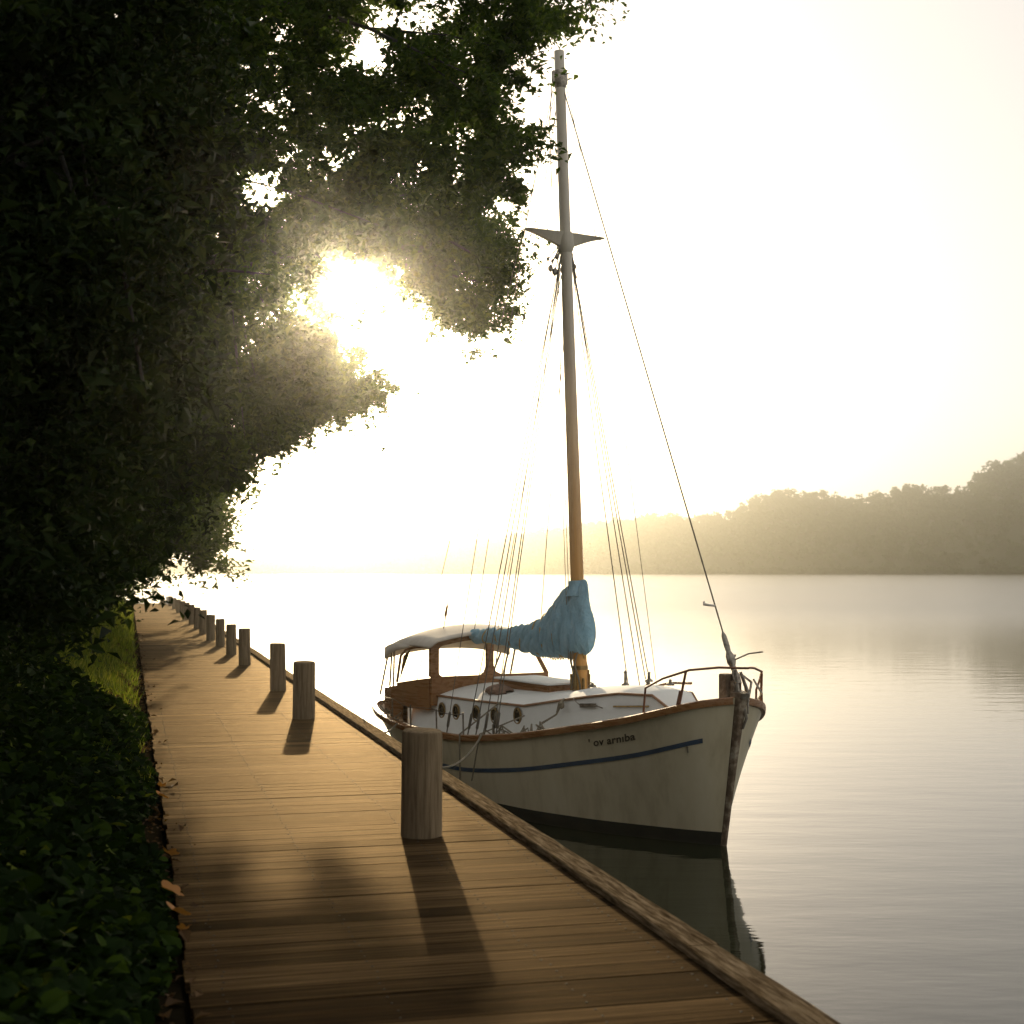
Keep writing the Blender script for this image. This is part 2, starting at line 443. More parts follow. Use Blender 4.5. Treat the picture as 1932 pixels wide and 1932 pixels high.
# ------------------------------------------------------------------ leaves
def leaf_arrays(c, size, up=0.45, fold=0.25, aspect=0.55, droop=0.0):
    """one folded leaf per centre: verts, tris, tint"""
    n = len(c)
    nrm = rng.normal(size=(n, 3)); nrm[:, 2] = np.abs(nrm[:, 2]) + up
    nrm /= np.linalg.norm(nrm, axis=1)[:, None]
    d = rng.normal(size=(n, 3)); d[:, 2] -= droop
    d -= nrm * (d * nrm).sum(1)[:, None]
    d /= np.linalg.norm(d, axis=1)[:, None]
    s = np.cross(nrm, d)
    L = (size * rng.lognormal(0, 0.32, n))[:, None]
    Wd = L * aspect * rng.uniform(0.75, 1.15, n)[:, None]
    base = c - d * L * 0.5
    tip = c + d * L * 0.5 - nrm * L * 0.12
    mid = c - d * L * 0.06
    a = mid + s * Wd * 0.5 + nrm * Wd * fold
    b = mid - s * Wd * 0.5 + nrm * Wd * fold
    v = np.stack([base, a, tip, b], 1).reshape(-1, 3)
    i = np.arange(n)[:, None] * 4
    f = np.concatenate([i + [[0, 1, 2]], i + [[0, 2, 3]]], 0)
    t = np.repeat(np.clip(rng.beta(2, 2.2, n), 0, 1), 4)
    return v, f, t

def spray(n, r):
    """leaves strung along twigs that fan out of one point"""
    k = max(3, int(n / 16))
    d = rng.normal(size=(k, 3)); d[:, 2] = d[:, 2] * 0.6 - 0.10
    d /= np.linalg.norm(d, axis=1)[:, None]
    ln = r * rng.uniform(0.55, 1.55, k)
    i = rng.integers(0, k, n)
    t = rng.uniform(0.05, 1, n) ** 0.8
    p = d[i] * (ln[i] * t)[:, None]
    p[:, 2] -= 0.22 * r * t * t
    return p + rng.normal(size=(n, 3)) * (0.16 * r)
def broad_leaf_arrays(c, size, up=0.9):
    """rounder leaves of six points for plants close to the camera"""
    n = len(c)
    nrm = rng.normal(size=(n, 3)); nrm[:, 2] = np.abs(nrm[:, 2]) + up
    nrm /= np.linalg.norm(nrm, axis=1)[:, None]
    d = rng.normal(size=(n, 3)); d -= nrm * (d * nrm).sum(1)[:, None]
    d /= np.linalg.norm(d, axis=1)[:, None]
    s = np.cross(nrm, d)
    L = (size * rng.lognormal(0, 0.3, n))[:, None]
    pts = []
    for (a, b, h) in ((-.5, 0, 0), (-.36, .30, .07), (-.05, .42, .10), (.28, .22, .05), (.55, 0, -.10), (.28, -.22, .05), (-.05, -.42, .10), (-.36, -.30, .07)):
        pts.append(c + d * L * a + s * L * b * rng.uniform(.8, 1.2, n)[:, None] + nrm * L * h)
    v = np.stack(pts, 1).reshape(-1, 3)
    i = np.arange(n)[:, None] * 8
    f = np.concatenate([i + [q] for q in ([0, 1, 2], [0, 2, 3], [0, 3, 4], [0, 4, 5], [0, 5, 6], [0, 6, 7])], 0)
    return v, f, np.repeat(np.clip(rng.beta(2, 2.4, n), 0, 1), 8)
def ball(n, r, flat=0.75):
    p = rng.normal(size=(n, 3))
    p /= np.linalg.norm(p, axis=1)[:, None]
    p *= (rng.uniform(0, 1, n) ** 0.45)[:, None] * r
    p[:, 2] *= flat
    return p

def in_poly(px, py, poly):
    ins = False
    j = len(poly) - 1
    for i in range(len(poly)):
        xi, yi = poly[i]; xj, yj = poly[j]
        if (yi > py) != (yj > py) and px < (xj - xi) * (py - yi) / (yj - yi) + xi: ins = not ins
        j = i
    return ins

# gaps in the canopy where the sky shows (as seen from the dock)
GAPS = [(655, 530, 36), (492, 358, 40), (552, 296, 16), (872, 268, 18), (700, 104, 44), (800, 12, 46), (700, 20, 22), (640, 615, 16), (465, 372, 18)]
def in_gap(p):
    px, py = CX + F * p[0] / p[1], HY - F * (p[2] - HW) / p[1]
    return any((px - gx) ** 2 + (py - gy) ** 2 < gr * gr for gx, gy, gr in GAPS) or (px > 600 and 560 < py < 690)
def clump_centres(poly, y0, y1, n, pad=0.0):
    xs = [p[0] for p in poly]; ys = [p[1] for p in poly]
    out = []
    tries = 0
    while len(out) < n and tries < n * 60:
        tries += 1
        px, py = rnd.uniform(min(xs), max(xs)), rnd.uniform(min(ys), max(ys))
        if not in_poly(px, py, poly): continue
        Y = rnd.uniform(y0, y1)
        # thin and thick places: boughs with air between them
        nv_ = math.sin(px * .031 + 1.3 * math.sin(py * .023 + Y * .4)) * math.sin(py * .037 + 1.1 * math.sin(px * .019 + Y * .5))
        if px > 300 and nv_ < -0.05 and rnd.random() < 0.82: continue
        jit = 40 if rnd.random() < 0.10 else 16
        px += rnd.gauss(0, jit); py += rnd.gauss(0, jit)
        if any((px - gx) ** 2 + (py - gy) ** 2 < (gr + pad * F / Y) ** 2 for gx, gy, gr in GAPS): continue
        out.append(at(px, py, Y))
    return np.array(out)

def tree(name, label, cat, base, crowns, leaf, mat, trunk_r, top, limbs=9, group=None):
    """crowns: list of (polygon, y0, y1, clumps, clump radius range, leaves per clump)"""
    root = empty(name, base)
    tag(root, label, cat, group)
    b = Vector(base)
    V, Fc, T = [], [], []
    nv = 0
    cs_all = []
    for (poly, y0, y1, n, (r0, r1), per) in crowns:
        cs = clump_centres(poly, y0, y1, n, pad=r0 * 0.55)
        cs_all.append(cs)
        pts = []
        for c in cs:
            r = rnd.uniform(r0, r1)
            pts.append(c + spray(int(per * rnd.uniform(0.5, 1.4)), r))
        pts = np.concatenate(pts) - np.array(base)
        v, f, t = leaf_arrays(pts, leaf)
        V.append(v); Fc.append(f + nv); T.append(t); nv += len(v)
    np_mesh('crown', np.concatenate(V), np.concatenate(Fc), mat, root, np.concatenate(T))
    # trunk and limbs
    cs = np.concatenate(cs_all)
    tk = MB()
    t_top = Vector(top) - b
    npt = 9
    path = [t_top * (i / (npt - 1)) + Vector((0.10 * math.sin(i * 1.3), 0.10 * math.cos(i * 1.7), 0)) * min(1, i) for i in range(npt)]
    rad = [trunk_r * (1.35 - 0.35 * min(1, i / 1.0)) * (1 - 0.7 * i / (npt - 1)) for i in range(npt)]
    rad[0] = trunk_r * 1.5
    path[0] = Vector((0, 0, -0.3))
    tk.tube(path, rad, 12)
    tk.build('trunk', M['bark'], root, smooth=True)
    lb = MB()
    order = list(range(len(cs)))
    rnd.shuffle(order)
    ends = []
    far = sorted(order, key=lambda i: -np.linalg.norm(cs[i][:2] - np.array(top)[:2]))
    picks = far[:max(2, limbs // 2)] + order[:limbs]
    for i in picks:
        e = Vector(cs[i]) - b
        k = rnd.randint(3, npt - 1)
        s = path[k]
        mid1 = s.lerp(e, 0.35) + Vector((0, 0, 0.10 * (e - s).length))
        mid2 = s.lerp(e, 0.7) + Vector((rnd.uniform(-.1, .1), rnd.uniform(-.1, .1), 0.07 * (e - s).length))
        if any(in_gap(b + a0.lerp(a1, q)) for a0, a1 in ((s, mid1), (mid1, mid2), (mid2, e)) for q in (.2, .5, .8, 1)): continue
        r = min(rad[k] * 0.5, 0.010 + 0.009 * (e - s).length)
        lb.tube([s, mid1, mid2, e], [r, r * 0.75, r * 0.5, 0.008], 7)
        ends.append((mid1, r * .5)); ends.append((mid2, r * .4))
    for i in order[limbs:limbs + 60]:
        e = Vector(cs[i]) - b
        s, r = min(ends, key=lambda q: (q[0] - e).length)
        if any(in_gap(b + s.lerp(e, q)) for q in (.25, .5, .75)): continue
        lb.tube([s, s.lerp(e, 0.5) + Vector((0, 0, 0.06)), e], [r, r * 0.6, 0.004], 5)
    lb.build('limb', M['bark'], root, smooth=True)
    return root

def gz(wv, l): return bank_h(wv, l)
def gp(wv, l, dz=0.0):
    p = dk(wv, l, gz(wv, l) + dz); return tuple(float(q) for q in p)

P1 = [(-260, -220), (390, -220), (410, 150), (370, 420), (310, 700), (240, 900), (170, 1060), (110, 1130), (-260, 1130)]
P2 = [(300, -170), (1020, -170), (1035, 10), (1075, 55), (1035, 85), (985, 118), (945, 150), (940, 190), (965, 215), (985, 262), (970, 320), (955, 365), (905, 400), (850, 430), (600, 430), (330, 420)]
P3 = [(300, 380), (895, 380), (935, 440), (970, 500), (985, 540), (980, 580), (935, 600), (893, 622), (850, 585), (800, 545), (765, 528), (700, 482), (622, 476), (588, 520), (598, 580), (640, 628), (680, 685), (705, 715), (680, 750), (620, 780), (560, 790), (300, 800)]
P4 = [(270, 690), (640, 690), (690, 735), (630, 760), (580, 785), (560, 800), (530, 815), (500, 840), (465, 860), (435, 905), (300, 950)]
P5 = [(190, 860), (425, 880), (435, 920), (408, 960), (398, 1000), (390, 1035), (340, 1038), (300, 1050), (262, 1070), (190, 1080)]
PF = [(-260, 60), (390, 60), (380, 600), (350, 880), (285, 990), (250, 1050), (238, 1110), (-260, 1150)]
SPR = [(640, 735), (668, 750), (684, 790), (694, 830), (684, 846), (672, 815), (655, 770)]
SPR2 = [(560, 800), (590, 800), (612, 850), (630, 890), (632, 912), (610, 885), (590, 845)]

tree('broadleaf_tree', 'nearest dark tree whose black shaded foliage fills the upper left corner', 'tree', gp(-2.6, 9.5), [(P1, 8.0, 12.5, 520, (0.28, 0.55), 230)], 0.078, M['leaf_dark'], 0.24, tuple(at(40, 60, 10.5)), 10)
tree('broadleaf_tree', 'tall tree reaching its topmost bough across to the masthead', 'tree', gp(-2.4, 17), [(P2, 14.0, 19.5, 760, (0.14, 0.40), 150)], 0.075, M['leaf'], 0.26, tuple(at(330, 40, 16.5)), 16)
tree('broadleaf_tree', 'tree with glowing boughs around the low sun left of the mast', 'tree', gp(-2.8, 25), [(P3, 20.5, 27.5, 700, (0.16, 0.46), 150)], 0.088, M['leaf'], 0.26, tuple(at(330, 330, 24)), 16)
tree('broadleaf_tree', 'tree with drooping sprigs over the boardwalk posts, below the sun', 'tree', gp(-3.0, 34), [(P4, 29, 38, 440, (0.2, 0.55), 140), (SPR, 32, 34, 4, (0.08, 0.14), 8)], 0.13, M['leaf'], 0.24, tuple(at(320, 640, 34)), 12)
tree('broadleaf_tree', 'pale hazy tree overhanging the far end of the boardwalk', 'tree', gp(-3.2, 52), [(P5, 44, 58, 300, (0.45, 0.9), 120)], 0.17, M['leaf'], 0.3, tuple(at(230, 850, 52)), 10)
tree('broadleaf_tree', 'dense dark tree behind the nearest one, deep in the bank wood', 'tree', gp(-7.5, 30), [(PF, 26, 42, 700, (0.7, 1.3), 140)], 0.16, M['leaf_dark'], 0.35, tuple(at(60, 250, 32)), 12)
# unseen trees added behind and beside the photographer to keep sky light off the hull
def sky_block_tree(base, h, r, label):
    root = empty('broadleaf_tree', base); tag(root, label, 'tree')
    pts = np.concatenate([np.array([rnd.gauss(0, r * .5), rnd.gauss(0, r * .5), h * .62 + rnd.gauss(0, h * .2)]) + ball(60, 1.1) for _ in range(260)])
    pts = pts[pts[:, 1] + base[1] < -0.6]          # the photographer stands clear of the leaves
    v, f, t = leaf_arrays(pts, 0.45)
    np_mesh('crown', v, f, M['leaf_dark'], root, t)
    MB().tube([(0, 0, -0.3), (0.1, 0, h * .3), (0, 0.1, h * .7)], [0.3, 0.22, 0.1], 10).build('trunk', M['bark'], root, smooth=True)
sky_block_tree(gp(-5.0, -3.0), 11, 6.0, 'added sky-blocking tree on the bank just left of the photographer')
sky_block_tree(gp(-3.0, -8), 10, 7.0, 'added sky-blocking tree on the bank behind the photographer')
sky_block_tree(gp(-1.0, -17), 11, 7.5, 'second added sky-blocking tree on the bank farther behind the photographer')

# bushes along the bank
def bush(base, rx, h, n, leaf, label, mat):
    root = empty('bush', base); tag(root, label, 'bush', 'bushes along the bank')
    pts = []
    for _ in range(n):
        a, q = rnd.uniform(0, 6.283), math.sqrt(rnd.random())
        x, y = rx * q * math.cos(a), rx * q * math.sin(a)
        z = h * (1 - 0.75 * q * q) * rnd.uniform(0.1, 1.0)
        pts.append(np.array([x, y, z]) + ball(45, 0.26 * max(1, h / 1.6)))
    v, f, t = leaf_arrays(np.concatenate(pts), leaf)
    np_mesh('foliage', v, f, mat, root, t)
    st = MB()
    for _ in range(7):
        a = rnd.uniform(0, 6.283); q = rnd.uniform(.2, .7) * rx
        st.tube([(0, 0, -0.1), (q * .4 * math.cos(a), q * .4 * math.sin(a), h * .4), (q * math.cos(a), q * math.sin(a), h * .75)], [0.03, 0.02, 0.006], 6)
    st.build('stem', M['bark'], root, smooth=True)
BUSH = [(-2.0, 8.2, 1.0, 2.2, 'leafy bush at the left edge of the picture beside the near dock'),
        (-1.9, 11, 1.1, 2.6, 'tall dark bush just behind the nearest bank bush'),
        (-2.2, 14.5, 1.2, 3.0, 'dark bush on the bank level with the near mooring post'),
        (-2.2, 18.5, 1.3, 3.0, 'dark bush on the bank behind the sunlit grass'),
        (-2.4, 23, 1.4, 3.2, 'bush on the bank level with the third mooring post'),
        (-2.4, 28, 1.5, 3.4, 'rounded bush above the grass strip halfway along the dock'),
        (-2.4, 34, 1.6, 3.6, 'bush below the drooping sprigs beside the dock'),
        (-2.5, 41, 1.8, 4.0, 'bush where the bank hedge starts to pale in haze'),
        (-2.4, 50, 2.0, 4.6, 'hazy bush below the overhanging pale tree'),
        (-2.2, 62, 2.0, 4.4, 'hazy bush near the far end of the boardwalk'),
        (-2.0, 76, 2.2, 4.0, 'palest bush, closing the far end of the bank hedge')]
for (wv, l, rx, h, lab) in BUSH:
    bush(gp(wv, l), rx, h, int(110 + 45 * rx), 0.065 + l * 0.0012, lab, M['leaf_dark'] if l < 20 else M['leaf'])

# ground cover of ivy on the near bank, grass strip, litter
pts = []
for _ in range(34000):
    l = 3.5 + 16 * rnd.random() ** 1.4; wv = 0.19 - 2.5 * rnd.random() ** 1.1 - max(0, 0.15 * math.sin(l * 1.3)) + 0.02
    hgt = rnd.random() ** 1.6 * (0.10 + 0.30 * min(1, (0.2 - wv)))
    pts.append(dk(wv, l, gz(wv, l) + 0.02 + hgt))
pts = np.array(pts)
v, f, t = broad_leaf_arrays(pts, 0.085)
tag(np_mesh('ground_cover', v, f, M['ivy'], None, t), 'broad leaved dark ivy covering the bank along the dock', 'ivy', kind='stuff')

gv, gf, gt = [], [], []
k = 0
for _ in range(42000):
    l = rnd.uniform(13, 75); q = rnd.random()
    wv = 0.15 - q * (1.35 if l > 20 else 1.0 * (l - 12) / 8 + .2)
    tuft = math.sin(l * 2.1 + 4 * math.sin(wv * 3.1)) * math.sin(wv * 6.3 + l * .7)
    if tuft * 0.6 + rnd.random() < 0.35: continue
    b = dk(wv, l, gz(wv, l) - 0.01)
    h = rnd.uniform(0.03, 0.12) * (1.0 + l / 90) * (1 + .6 * tuft); a = rnd.uniform(0, 6.283); wd = 0.006 + l * 0.00028
    ln = np.array([math.cos(a), math.sin(a), 0]) * h * rnd.uniform(.15, .8)
    sd = np.array([-math.sin(a + .6), math.cos(a + .6), 0]) * wd
    gv += [b - sd, b + sd, b + ln + np.array([0, 0, h])]
    gf.append((k, k + 1, k + 2)); gt += [rnd.random()] * 3; k += 3
tag(np_mesh('grass', np.array(gv), np.array(gf), M['grass'], None, np.array(gt)), 'sunlit green grass strip along the left edge of the dock', 'grass', kind='stuff')

pts = []
for _ in range(3000):
    l = 4 + 40 * rnd.random() ** 1.1
    wv = 0.12 + rnd.gauss(0, 0.13) - 0.08
    z = gz(wv, l) + 0.015 if wv < W0 else ZD + 0.012
    pts.append(dk(wv, l, z + rnd.random() * 0.03))
v, f, t = leaf_arrays(np.array(pts), 0.05, up=2.2, aspect=0.7)
tag(np_mesh('leaf_litter', v, f, M['litter'], None, t * 0.5), 'brown leaf litter in the gap between grass and dock', 'leaf litter', kind='stuff')

def fallen_leaf(px, py, size, rz, label, lobes=5):
    p = on_z(px + 8, py, ZD + 0.05)
    rows = []
    n = 30
    vs = [(0, 0, 0)]
    for i in range(n):
        a = 2 * math.pi * i / n
        r = size * (0.62 + 0.38 * abs(math.cos(a * lobes / 2)) ** 1.5) * (1 - 0.25 * math.cos(a))
        vs.append((r * math.cos(a), r * .75 * math.sin(a), 0.30 * r * abs(math.sin(a)) + 0.05 * size * math.cos(3 * a)))
    fs = [(0, 1 + i, 1 + (i + 1) % n) for i in range(n)]
    fs = np.array(fs)
    o = np_mesh('fallen_leaf', np.array(vs), fs, M['litter'], None, np.full(len(vs), 0.95), loc=tuple(p))
    o.rotation_euler = (0.25, 0.5, rz)
    tag(o, label, 'leaf')
    return o
fallen_leaf(320, 1683, 0.085, 0.3, 'big curled orange leaf, upper one of a touching pair at the dock edge')
fallen_leaf(330, 1722, 0.09, 1.2, 'crumpled pale orange leaf, lower one of a touching pair at the dock edge')
fallen_leaf(338, 1752, 0.05, 2.2, 'small pointed orange leaf just below the touching pair')
fallen_leaf(300, 1503, 0.07, 0.9, 'orange leaf at the dock edge level with the near post foot')
fallen_leaf(297, 1482, 0.055, 2.0, 'small brown leaf right above the orange one at the dock edge')
fallen_leaf(312, 1610, 0.085, 1.6, 'dull olive leaf between the two orange groups at the dock edge')

# ------------------------------------------------------------------ far wood on the hills
pts = []
sz = []
for _ in range(5200):
    px = rnd.uniform(-500, 2300)
    fr = rnd.random() ** 0.7
    Y = SHORE + 3 + 150 * fr
    crest = ridge_z(px, SHORE + 150) - 9
    zg = max(0, crest) * fr ** 0.8
    hh = (5.5 if fr < .9 else 6.0) * (0.55 if px < 700 else 1.0)
    zt = min(zg + rnd.uniform(.35, 1) * hh, max(1.5, ridge_z(px, Y) - 1.5))
    c = np.array([(px - CX) / F * Y, Y, zt])
    pts.append(c + ball(46, rnd.uniform(2.5, 5.2) * (0.5 if px < 700 else 1.0)))
# low growth along the waterline
for _ in range(900):
    px = rnd.uniform(-500, 2300)
    pts.append(np.array([(px - CX) / F * SHORE, SHORE + rnd.uniform(0, 6), rnd.uniform(0.5, 3.5)]) + ball(24, 2.2))
v, f, t = leaf_arrays(np.concatenate(pts), 1.9, aspect=0.8)
tag(np_mesh('forest', v, f, M['far_leaf'], None, t), 'hazy wooded hills along the far shore of the lake', 'forest', kind='stuff')

# ------------------------------------------------------------------ the dock
dock = empty('boardwalk', (0, 0, 0), DA)     # local x across the dock, local y along it
tag(dock, 'weathered wooden boardwalk of cross planks running along the lake bank', 'boardwalk')
nail_at = []
vs, fs, tn = [], [], []
l = 2.5
while l < 84:
    wd = rnd.uniform(0.17, 0.23)
    gap = rnd.uniform(0.0003, 0.002)
    if rnd.random() < 0.28: gap = rnd.uniform(.007, .016)
    x0, x1 = W0 + rnd.uniform(-0.016, 0.012), W1 - 0.02
    zt = ZD + rnd.uniform(-0.0005, 0.0005); tl = rnd.uniform(-0.0006, 0.0006)
    ch = 0.0018
    n0 = len(vs)
    prof = [(0, -0.045), (0, -ch), (ch, 0.0), (wd * .5, rnd.uniform(-.0003, .0003)), (wd - ch, 0.0), (wd, -ch), (wd, -0.045)]
    skew = rnd.uniform(-0.010, 0.010)
    nx = 9
    wob = [rnd.uniform(-0.0006, 0.0006) for _ in range(nx)]
    for i in range(nx):
        x = x0 + (x1 - x0) * i / (nx - 1)
        for (py, pz) in prof:
            vs.append((x, l + py + skew * i / (nx - 1), zt + pz + wob[i] + tl * (py / wd - .5) * 2))
    m_ = len(prof)
    for i in range(nx - 1):
        for j in range(m_ - 1):
            fs.append((n0 + i * m_ + j, n0 + (i + 1) * m_ + j, n0 + (i + 1) * m_ + j + 1, n0 + i * m_ + j + 1))
    tv = rnd.uniform(-0.5, 0.5) * (2.2 if rnd.random() < .12 else 1)
    tn += [tv] * (nx * m_)
    if l < 20:
        for jx in (0.42, 1.12, 1.95, 2.55):
            for q in (.25, .75): nail_at.append((jx + rnd.gauss(0, .008), l + wd * q + rnd.gauss(0, .006), zt))
    l += wd + gap
np_mesh('decking', np.array(vs), np.array(fs), M['plank'], dock, np.array(tn))
nb = MB()
for (x, y, z) in nail_at:
    nb.lathe([(.0055, -.004), (.0055, .0022), (.003, .0034)], (x, y, z), 7)
nb.build('nails', M['boot'], dock)['kind'] = 'stuff'
kb = MB()
l = 2.5
while l < 84:
    ln = rnd.uniform(3.2, 4.4)
    x = W1 - 0.085 + rnd.uniform(-.006, .006)
    rows = []
    for i in range(13):
        y = l + 0.006 + (ln - 0.012) * i / 12
        jx = rnd.uniform(-.003, .003); jz = rnd.uniform(-.002, .002)
        rows.append([(x - .085 + jx, y, ZD + .008), (x - .085 + jx, y, ZD + .046 + jz), (x - .078 + jx, y, ZD + .052 + jz), (x + .078 - jx, y, ZD + .051 - jz), (x + .085 - jx, y, ZD + .045 - jz), (x + .085 - jx, y, ZD + .008)])
    kb.grid(rows)
    n = len(kb.v)
    kb.f.append(tuple(range(n - 78, n - 72))); kb.f.append(tuple(range(n - 1, n - 7, -1)))
    l += ln
kb.build('edge_beam', M['kerb'], dock)
fb = MB(); fb.box(W1 - .03, W1 + .03, 2.5, 84, ZD - .30, ZD - .05)
fb.build('fascia_board', M['kerb'], dock)
for l in np.arange(3, 84, 3.0):
    MB().lathe([(0.11, -2.0), (0.11, ZD - 0.06)], (W1 - .2, l, 0), 12).build('pile', M['post'], dock, smooth=True)

POSTS = [(793, 1585, 202, .148, 'thick mooring post nearest the camera, overlapping the white boat'),
         (570, 1360, 108, .142, 'second mooring post from the front, its shadow falling on the planks'),
         (523, 1307, 90, .123, 'third mooring post from the front, just left behind the second'),
         (460, 1258, 69, .118, 'mooring post alone after the gap, fourth from the front'),
         (435, 1238, 57, .113, 'fifth mooring post from the front along the dock'),
         (414, 1222, 51, .113, 'sixth mooring post from the front along the dock'),
         (396, 1211, 48, .118, 'seventh mooring post from the front, first of the overlapping row'),
         (382, 1198, 44, .115, 'eighth mooring post from the front in the overlapping row'),
         (371, 1189, 40, .11, 'ninth mooring post from the front in the overlapping row'),
         (361, 1180, 36, .11, 'tenth mooring post from the front in the overlapping row'),
         (352, 1172, 32, .11, 'eleventh mooring post from the front in the hazy row'),
         (344, 1165, 28, .11, 'twelfth mooring post from the front in the hazy row'),
         (336, 1159, 25, .11, 'thirteenth mooring post from the front in the hazy row'),
         (328, 1152, 21, .11, 'last but one small mooring post before the dock end'),
         (321, 1146, 18, .11, 'farthest and smallest mooring post of the hazy row')]
post_at = []
for (px, py, hp, r, lab) in POSTS:
    p = on_z(px, py - 3, ZD)
    h = hp / F * p[1]
    p[1] += r * .8
    n = 40
    ph = [rnd.uniform(0, 6.28) for _ in range(6)]
    crk = [rnd.uniform(0, 6.28) for _ in range(5)]
    def rr(a, z):
        q = 1 + 0.02 * math.sin(3 * a + ph[0]) + 0.014 * math.sin(5 * a + ph[1] + z) + 0.008 * math.sin(11 * a + ph[2] + 2 * z)
        for c in crk:
            d = math.atan2(math.sin(a - c - .1 * math.sin(z * 4 + c)), math.cos(a - c - .1 * math.sin(z * 4 + c)))
            q -= 0.055 * math.exp(-(d / 0.055) ** 2) * (0.4 + 0.6 * math.sin(z * 2 + c) ** 2)
        return q
    rows = []
    tp = rnd.uniform(-.03, .03)
    for (fz, fr) in [(-0.06, 1.0), (0.12, 1.0), (0.3, .995), (0.5, .99), (0.7, .985), (0.85, .98), (0.955, .975), (0.985, .95), (0.998, .87), (1.0, .6), (0.996, .2)]:
        rows.append([(r * fr * rr(2 * math.pi * k / n, fz) * math.cos(2 * math.pi * k / n), r * fr * rr(2 * math.pi * k / n, fz) * math.sin(2 * math.pi * k / n), h * fz + (tp * r * math.cos(2 * math.pi * k / n + ph[3]) if fz > .9 else 0)) for k in range(n)])
    mb = MB().grid(rows, closed=True)
    mb.f.append(tuple(range(len(mb.v) - n, len(mb.v))))
    o = mb.build('mooring_post', M['post'], smooth=True, loc=tuple(p), rz=rnd.uniform(0, 6))
    o.rotation_euler[0] = rnd.gauss(0, .012); o.rotation_euler[1] = rnd.gauss(0, .012)
    tag(o, lab, 'post', 'mooring posts along the dock')
    post_at.append((p, h, r))

# things at the far end of the dock
p = on_z(266, 1139, ZD)
bx = empty('bench', tuple(p), DA); tag(bx, 'low dark green bench box at the far end of the boardwalk', 'bench')
MB().box(-.36, .36, -.2, .2, 0.10, 0.30).build('seat', M['dim'], bx, bevel=.01)
for sx in (-.3, .3): MB().box(sx - .04, sx + .04, -.18, .18, 0, 0.098).build('leg', M['dim'], bx)
p = on_z(277, 1137, ZD)
pl = empty('sapling', (p[0], p[1] + 1.2, ZD - .05)); tag(pl, 'slim upright sapling behind the green bench at the dock end', 'sapling')
pts = np.concatenate([np.array([rnd.gauss(0, .06), rnd.gauss(0, .06), z]) + ball(16, 0.12) for z in np.linspace(.3, .85, 7)])
v, f, t = leaf_arrays(pts, 0.09); np_mesh('crown', v, f, M['leaf'], pl, t)
MB().tube([(0, 0, 0), (0, .01, .8)], [.02, .008], 6).build('trunk', M['bark'], pl)
p = on_z(308, 1140, ZD)
pe = empty('wooden_marker', tuple(p), DA); tag(pe, 'small pointed wooden marker on the dock end, left of the farthest post', 'marker')
MB().add([(-.24, -.2, 0), (.14, -.2, 0), (.14, .2, 0), (-.24, .2, 0), (-.02, -.05, .52), (.03, -.05, .52), (.03, .05, .52), (-.02, .05, .52)], [(0, 3, 2, 1), (4, 5, 6, 7), (0, 1, 5, 4), (1, 2, 6, 5), (2, 3, 7, 6), (3, 0, 4, 7)]).build('pyramid_block', M['post'], pe)
MB().box(.15, .30, -.1, .1, 0, .42).build('side_board', M['awning'], pe)

# ------------------------------------------------------------------ the boat
BA = R(120)
SX, SY = 2.44, 16.97
boat = empty('sailboat', (SX, SY, 0), BA)          # local x aft from the stem, y to starboard, z up
tag(boat, 'white wooden sailboat with blue stripe and blue sail cover moored beside the dock', 'sailboat')
b_a, b_s = np.array([-0.5, 0.8660254]), np.array([-0.8660254, -0.5])
def on_v(px, py, v):
    """boat point on the lengthwise plane y = v"""
    r = np.array([(px - CX) / F, 1.0])
    A = np.array([[b_a[0], -r[0]], [b_a[1], -r[1]]])
    u, t = np.linalg.solve(A, -(np.array([SX, SY]) + v * b_s))
    return u, HW - (py - HY) / F * t
LB = 8.4
S_ = [0, .02, .05, .1, .2, .35, .5, .65, .8, .9, .96, 1]
VR = [.08, .44, .70, .93, 1.13, 1.37, 1.45, 1.42, 1.22, .97, .70, .10]
VW = [.03, .13, .27, .47, .84, 1.17, 1.28, 1.22, .95, .55, .25, .03]
ZS = [1.74, 1.70, 1.615, 1.49, 1.315, 1.095, .975, .955, .99, 1.04, 1.07, 1.08]
def smooth_interp(x, xs, ys):
    # monotone cubic (Catmull-Rom style) interpolation
    i = max(0, min(len(xs) - 2, int(np.searchsorted(xs, x)) - 1))
    x0, x1 = xs[i], xs[i + 1]; y0, y1 = ys[i], ys[i + 1]
    def sl(k):
        if k <= 0: return (ys[1] - ys[0]) / (xs[1] - xs[0])
        if k >= len(xs) - 1: return (ys[-1] - ys[-2]) / (xs[-1] - xs[-2])
        a = (ys[k] - ys[k - 1]) / (xs[k] - xs[k - 1]); b = (ys[k + 1] - ys[k]) / (xs[k + 1] - xs[k])
        return 0 if a * b <= 0 else 2 * a * b / (a + b)
    h = x1 - x0; t = (x - x0) / h
    m0, m1 = sl(i) * h, sl(i + 1) * h
    return (2 * t ** 3 - 3 * t ** 2 + 1) * y0 + (t ** 3 - 2 * t ** 2 + t) * m0 + (-2 * t ** 3 + 3 * t ** 2) * y1 + (t ** 3 - t ** 2) * m1
def zs(s, side=1): return smooth_interp(s, S_, ZS) - (0.10 * min(1.0, smooth_interp(s, S_, VR)) if side < 0 else 0)   # she lists a touch to port
